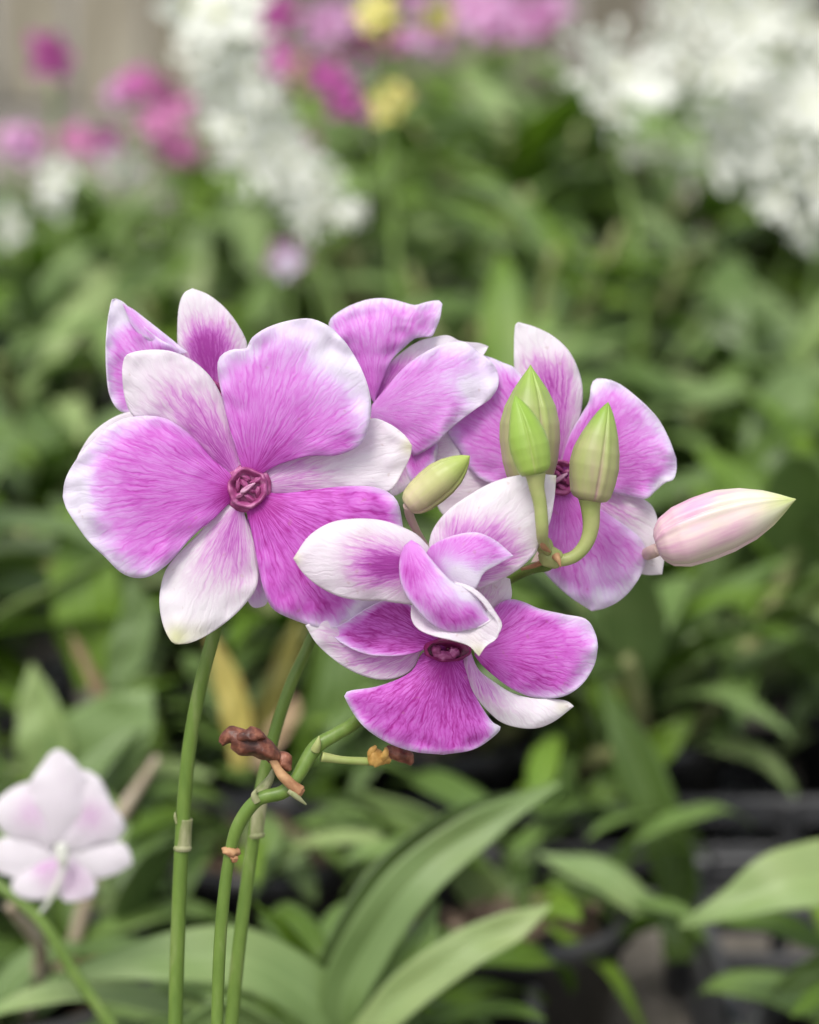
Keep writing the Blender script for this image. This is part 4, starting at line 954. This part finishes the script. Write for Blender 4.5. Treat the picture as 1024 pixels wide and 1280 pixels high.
# lower flower of this spray
F6 = empty('flower', at(560, 815, .447), sprayB); F6['label'] = 'deep pink flower hanging lowest with a fan shaped bottom petal'
D6 = .4475
petal('petal', F6, Z2, [(505, 600), (460, 560), (400, 500), (340, 485), (280, 510), (210, 555), (158, 575)],
      [(505, 640), (470, 620), (420, 641), (350, 652), (270, 645), (205, 615), (158, 575)],
      D6, (0.5, -1, .5), cup=-1.2, ruf=.8, mw=.07, base=.98, fade=(.8, 1.2), fadeto=.6, seed=21)
petal('sepal', F6, Z2, [(480, 600), (400, 560), (300, 540), (200, 545), (130, 550), (98, 563)],
      [(450, 635), (432, 640), (412, 685), (370, 713), (310, 720), (243, 700), (182, 663), (130, 615), (98, 563)],
      D6, (1.5, 1, .5), cup=1, ruf=.5, mat_=M_SEPAL, mw=.16, base=.42, fade=(.5, 1.0), fadeto=.2, seed=22, mfrom=.1)
petal('petal', F6, Z2, [(485, 640), (438, 642), (412, 690), (370, 718), (300, 742), (216, 757), (222, 792), (265, 855), (335, 903), (415, 930), (500, 938)],
      [(540, 645), (562, 665), (575, 725), (602, 785), (640, 842), (666, 860), (640, 890), (585, 924), (500, 938)],
      D6, (1.0, -1.6, 1.5), cup=1.6, ruf=1.0, mw=.06, base=.93, fade=(.85, 1.3), fadeto=.7, seed=23, mfrom=.7, spots=[(505, 680, 60, .15), (650, 858, 25, -.7)])
petal('sepal', F6, Z2, [(560, 630), (560, 680), (585, 755), (632, 815), (680, 850), (755, 863), (815, 845), (878, 798)],
      [(575, 630), (600, 690), (650, 730), (700, 760), (760, 775), (825, 778), (858, 783), (878, 798)],
      D6, (.5, -1.2, -.5), cup=1.6, ruf=.5, mat_=M_SEPAL, mw=.18, base=.50, fade=(.3, .8), fadeto=.08, seed=24, mfrom=.1, tips=[(845, 800, 20, .25)])
petal('petal', F6, Z2, [(590, 630), (615, 595), (640, 550), (650, 508), (690, 487), (730, 494), (780, 515), (850, 530), (915, 545), (942, 590), (948, 625)],
      [(590, 650), (612, 678), (650, 712), (700, 748), (765, 773), (842, 771), (900, 737), (937, 680), (948, 625)],
      D6, (0, -2.6, -.5), cup=1.8, ruf=1.1, mw=.17, base=.9, fade=(.6, 1.1), fadeto=.5, seed=25, mfrom=.4)
petal('sepal', F6, Z2, [(520, 600), (545, 520), (580, 450), (620, 420), (665, 420), (692, 428)],
      [(600, 610), (640, 545), (660, 505), (690, 492), (698, 470), (692, 428)],
      D6, (.5, 0, 0), cup=1, ruf=.5, mat_=M_SEPAL, mw=.2, base=.30, fade=(.5, 1.1), fadeto=.15, seed=26)
bm = bmesh.new(); ns = 40; rings = []
cc = at(560, 815, D6-.0015)
for (rx, ry, zz) in ((26, 12, -1.5), (29, 15, -.5), (27, 14, .6), (22, 10, 0), (14, 6, 1.5), (1, .5, 2.2)):
    ring = []
    for k in range(ns):
        a = k/ns*6.2832; m = 1+.10*mnoise.noise(Vector((math.cos(a)*2, math.sin(a)*2, zz)))
        ring.append(bm.verts.new(cc+Vector((1, 0, 0))*(rx*m*math.cos(a)*.000165)+UPV*((ry*m*math.sin(a)+3)*.000165)+FWD*zz*MM))
    rings.append(ring)
for i in range(len(rings)-1):
    for k in range(ns): bm.faces.new((rings[i][k], rings[i][(k+1) % ns], rings[i+1][(k+1) % ns], rings[i+1][k]))
bmesh.ops.recalc_face_normals(bm, faces=bm.faces[:])
obj('column', bm, F6, M_DARKTHROAT)
bm = bmesh.new()
lump(bm, at(556, 820, D6-.002), .0022, .0010, .0012, 2, .45, .1); lump(bm, at(568, 816, D6-.002), .0012, .0011, .0012, 5, .45, .5); lump(bm, at(546, 814, D6-.002), .0010, .0013, .0012, 8, .45, -.4)
obj('anther', bm, F6, M_COL)
px_tube('pedicel', [(555, 810, .4495), (550, 800, .456), (556, 793, .4635)], [14, 12, 11], ZP, F6, M_PINKPED)

# half open flower in the middle
F5 = empty('flower', at(560, 720, .440), sprayB); F5['label'] = 'half open flower at the centre with folded lip and two broad white sepals'
D5 = .4375
petal('sepal', F5, Z5, [(560, 420), (500, 505), (430, 508), (380, 500), (320, 500), (230, 488), (150, 452), (85, 398), (50, 345)],
      [(560, 330), (540, 298), (500, 258), (450, 232), (372, 206), (275, 200), (182, 216), (105, 265), (50, 345)],
      D5, (1.0, -1.8, .5), cup=2.2, ruf=.6, mat_=M_SEPAL, mw=.20, base=1.05, fade=(.22, .78), fadeto=.0, streak=(0.0, .40), seed=31, mfrom=.0, spots=[(440, 400, 70, .25), (400, 350, 60, .1), (340, 380, 60, .15)], tips=[(55, 345, 24, .35), (300, 240, 60, .06)])
petal('sepal', F5, Z5, [(560, 420), (545, 320), (552, 260), (575, 215), (620, 165), (690, 115), (780, 66), (870, 42), (950, 38), (1010, 42)],
      [(640, 460), (700, 462), (760, 445), (825, 415), (885, 375), (932, 328), (950, 292), (985, 220), (1003, 130), (1010, 42)],
      D5, (2.2, 1.2, 1.5), cup=1.6, ruf=.7, mat_=M_SEPAL, mw=.16, base=.85, fade=(.18, .68), fadeto=.015, streak=(0.12, .75), seed=32, mfrom=.0, spots=[(650, 250, 70, .25), (860, 340, 60, .10)], tips=[(1008, 48, 20, .35), (948, 295, 14, .2)])
petal('petal', F5, Z5, [(535, 325, 0), (560, 295, -.5), (610, 270, -1), (680, 252, -1), (735, 254, -.6), (795, 285, 0), (853, 336, .2)],
      [(600, 440, 0), (650, 455, -.6), (690, 462, -1), (718, 452, -1.2), (745, 400, -1.2), (795, 368, -.6), (853, 336, .2)],
      D5-.0018, (0, -1.4, 0), cup=.9, ruf=.5, mw=.10, base=.64, fade=(.9, 1.4), fadeto=.6, seed=33, mfrom=.3,
      spots=[(640, 400, 55, -.7), (700, 430, 60, -.7), (600, 350, 25, -.25), (760, 380, 30, -.3)])
petal('lip', F5, Z5, [(455, 300, .5), (438, 350, .5), (440, 420, 0), (462, 480, 0), (500, 530, -.4), (540, 575, -.4), (590, 605, 0), (640, 614, 0), (700, 604, 0), (745, 590, 0), (775, 572, 0)],
      [(480, 278, .5), (515, 300, -.2), (550, 345, -.8), (590, 392, -1), (630, 430, -1), (680, 455, -.8), (715, 480, -.4), (745, 530, 0), (775, 572, 0)],
      D5-.0035, (.8, -2.2, 0), cup=1.8, ruf=.6, mw=.10, base=.66, fade=(.8, 1.2), fadeto=.7, seed=34, mfrom=.0,
      spots=[(470, 400, 50, .2), (600, 450, 60, -.4), (680, 470, 40, -.6), (620, 590, 55, .25), (700, 575, 40, .2), (660, 510, 40, -.15)])
petal('lip_rim', F5, Z5, [(485, 500, .6), (480, 560, .4), (505, 602, 0), (560, 628, -.3), (630, 645, -.5), (690, 665, -.6), (715, 690, -.8), (728, 703, -1)],
      [(500, 515, .8), (535, 570, .8), (590, 602, .4), (650, 612, 0), (720, 600, -.2), (785, 560, 0), (770, 520, 0.2), (805, 575, -.4), (795, 635, -.7), (755, 665, -.8), (728, 703, -1)],
      D5-.0022, (0, -.6, -.5), cup=-.6, ruf=.4, mat_=M_SEPAL, mw=.2, base=.06, seed=35, tips=[(728, 695, 30, .45), (700, 650, 40, .12)], origin=(500, 470))
petal('lip_rim', F5, Z5, [(640, 440, -.5), (690, 462, -1), (735, 500, -.9), (765, 540, -.6), (790, 570, -.3), (800, 600, -.3), (790, 630, -.5)],
      [(640, 430, -.5), (700, 450, -.6), (750, 490, -.3), (790, 545, 0), (810, 580, 0), (808, 605, -.2), (790, 630, -.5)],
      D5-.0040, (0, -.4, 0), cup=.2, ruf=.2, mat_=M_SEPAL, mw=.2, base=.05, seed=36, origin=(500, 470))
petal('petal', F5, Z5, [(500, 505, 0), (520, 550, 0), (560, 590, 0), (620, 610, 0), (690, 612, 0), (760, 585, 0)],
      [(500, 480, 0), (600, 500, 0), (700, 520, 0), (740, 540, 0), (760, 585, 0)],
      D5-.001, (0, 0, 0), cup=.2, ruf=.2, mw=.05, base=.95, seed=37, mfrom=.4)
px_tube('pedicel', [(556, 720, .440), (590, 716, .452), (632, 728, .4615)], [16, 12, 11], ZP, F5, M_PINKPED)

# flower behind the buds
F4 = empty('flower', at(700, 595, .4635), sprayB); F4['label'] = 'pink flower at the right behind the green buds'
D4 = .4625
petal('petal', F4, Z4, [(305, 440), (290, 380), (255, 290), (196, 188), (150, 162), (100, 143), (50, 140), (10, 190), (-10, 260)],
      [(305, 500), (250, 522), (182, 515), (112, 496), (70, 470), (38, 420), (0, 360), (-15, 310), (-10, 260)],
      D4+.001, (0, -.6, 1), cup=1.4, ruf=1.2, mw=.10, base=.66, fade=(.7, 1.1), fadeto=.5, seed=41, mfrom=.4)
petal('sepal', F4, Z4, [(300, 480), (250, 500), (150, 460), (80, 400), (30, 350), (-5, 345), (-60, 400)],
      [(300, 530), (200, 570), (100, 590), (20, 600), (-30, 560), (-60, 400)],
      D4+.003, (0, 0, 0), cup=1, ruf=.6, mat_=M_SEPAL, mw=.2, base=.10, seed=42)
petal('sepal', F4, Z4, [(295, 440), (240, 330), (200, 245), (186, 190), (184, 120), (186, 70), (190, 54), (196, 51)],
      [(330, 440), (350, 370), (372, 290), (372, 215), (343, 140), (298, 93), (245, 65), (196, 51)],
      D4+.002, (0, -.8, 0), cup=1.4, ruf=.5, mat_=M_SEPAL, mw=.22, base=.82, fade=(.55, .95), fadeto=.04, streak=(0.08, .60), seed=43, mfrom=.0)
petal('petal', F4, Z4, [(312, 460), (335, 375), (370, 310), (393, 270), (400, 222), (420, 207), (470, 218), (530, 262), (582, 315), (615, 375), (635, 430)],
      [(320, 500), (400, 508), (470, 528), (545, 543), (578, 520), (605, 497), (628, 488), (636, 460), (635, 430)],
      D4, (0, -2.2, -.5), cup=1.6, ruf=1.3, mw=.10, base=.70, fade=(.6, 1.1), fadeto=.55, seed=44, mfrom=.2, spots=[(340, 460, 60, .3), (580, 470, 25, .2), (600, 500, 30, -.4), (410, 230, 40, -.3)])
petal('sepal', F4, Z4, [(315, 470), (400, 490), (480, 515), (548, 545), (575, 575), (592, 640), (602, 700), (598, 735), (596, 752)],
      [(315, 500), (400, 640), (480, 720), (530, 748), (560, 754), (596, 752)],
      D4+.0015, (0, 0, .5), cup=1.2, ruf=.6, mat_=M_SEPAL, mw=.22, base=.42, fade=(.35, .85), fadeto=.05, seed=45, mfrom=.1)
petal('petal', F4, Z4, [(300, 500), (285, 540), (272, 600), (262, 660), (245, 700), (262, 738), (300, 780), (340, 815), (375, 838), (400, 854)],
      [(330, 505), (400, 555), (470, 600), (525, 640), (553, 680), (552, 718), (525, 775), (485, 820), (440, 845), (400, 854)],
      D4, (.5, -1.8, 0), cup=1.6, ruf=1.5, mw=.14, base=.66, fade=(.55, 1.0), fadeto=.5, seed=46, mfrom=.3, spots=[(330, 570, 60, .2), (400, 740, 26, -.35), (420, 800, 30, -.3)])
column(F4, 701, 597, D4-.001, .0036, 4)
px_tube('pedicel', [(701, 600, .4655), (690, 660, .468), (664, 714, .4575)], [13, 11, 10], ZP, F4, M_PINKPED)

# buds
b1 = bud(sprayB, Z4, (580, 672), (969, 543), 176, .4500, .4470, M_BUDPINK, 1.0, .8, [(0, .30), (.02, .52), (.07, .76), (.18, .95), (.33, 1.0), (.5, .97), (.66, .82), (.8, .56), (.9, .30), (.97, .09), (1, .01)], 'long pink and cream bud pointing right', roll=.95, seam=.15, belly=.06, tipstart=.66)
px_tube('pedicel', [(592, 680, .4503), (572, 688, .4540), (548, 697, .4640), (500, 705, .4670), (400, 715, .4670), (300, 716, .4600), (285, 712, .4500)], [36, 38, 34, 24, 22, 20, 16], Z4, b1, M_PINKPED)
b2 = bud(sprayB, Z4, (228, 505), (230, 169), 164, .4500, .4480, M_BUDGREEN, .62, .9, [(0, .30), (.02, .60), (.08, .78), (.2, .92), (.38, 1.0), (.52, .98), (.66, .84), (.8, .55), (.9, .28), (.97, .08), (1, .01)], 'large green bud with pink edges behind the small bright bud', roll=1.95, tipstart=.45)
px_tube('pedicel', [(230, 500, .4502), (240, 560, .4495), (258, 640, .447), (285, 705, .4468)], [34, 28, 25, 22], Z4, b2, M_PED)
LIME = [(0, .45), (.02, .68), (.07, .82), (.2, .94), (.35, 1.0), (.5, .93), (.66, .74), (.8, .50), (.9, .30), (.97, .11), (1, .01)]
b3 = bud(sprayB, Z4, (243, 475), (187, 254), 112, .4345, .4345, M_BUDLIME, .3, .7, LIME, 'small bright green bud in front', roll=1.55, belly=-.08)
px_tube('pedicel', [(243, 470, .4346), (247, 510, .4350), (257, 560, .4355), (262, 620, .4362), (264, 655, .4385), (278, 690, .4440)], [60, 44, 38, 36, 32, 24], Z4, b3, M_PED)
b4 = bud(sprayB, Z4, (395, 548), (446, 273), 136, .4440, .4435, M_BUDGREEN, .45, 1.0, LIME, 'green bud on a curved stalk right of the pair', roll=1.8, belly=.08, tipstart=.5)
px_tube('pedicel', [(395, 540, .4441), (397, 570, .4445), (398, 620, .4450), (385, 665, .4452), (355, 700, .4453), (315, 714, .4455), (290, 710, .4460)], [66, 54, 46, 40, 36, 34, 24], Z4, b4, M_PED)
bm = bmesh.new(); lump(bm, at(560+285/2.226, 380+705/2.226, .4455), .0024, .0022, .0020, 3, .25, .3); lump(bm, at(560+272/2.226, 380+680/2.226, .4450), .0017, .0022, .0015, 6, .3, -.3)
obj('node', bm, sprayB, M_PED)
px_tube('bract', [(300, 700, .4430), (308, 714, .4423), (314, 733, .4422)], [26, 15, 3], Z4, sprayB, M_TAN, 12)
px_tube('bract', [(262, 655, .4375), (268, 676, .4395), (285, 690, .4415)], [16, 18, 5], Z4, sprayB, M_TAN, 12)
px_tube('bract', [(270, 715, .4470), (240, 728, .4485), (205, 738, .4505)], [16, 14, 8], Z4, sprayB, M_TAN, 12)
b5 = bud(sprayB, Z3, (415, 905), (664, 703), 150, .4485, .4465, M_BUDCREAM, .5, .7, [(0, .42), (.02, .58), (.08, .78), (.2, .93), (.38, 1.0), (.55, .98), (.7, .84), (.84, .56), (.93, .30), (.98, .1), (1, .01)], 'pale green bud tucked between the flowers', roll=.45, tipstart=.35)
px_tube('pedicel', [(418, 900, .4487), (430, 960, .452), (500, 1080, .458), (640, 1200, .463)], [44, 34, 30, 28], Z3, b5, M_PINKPED)
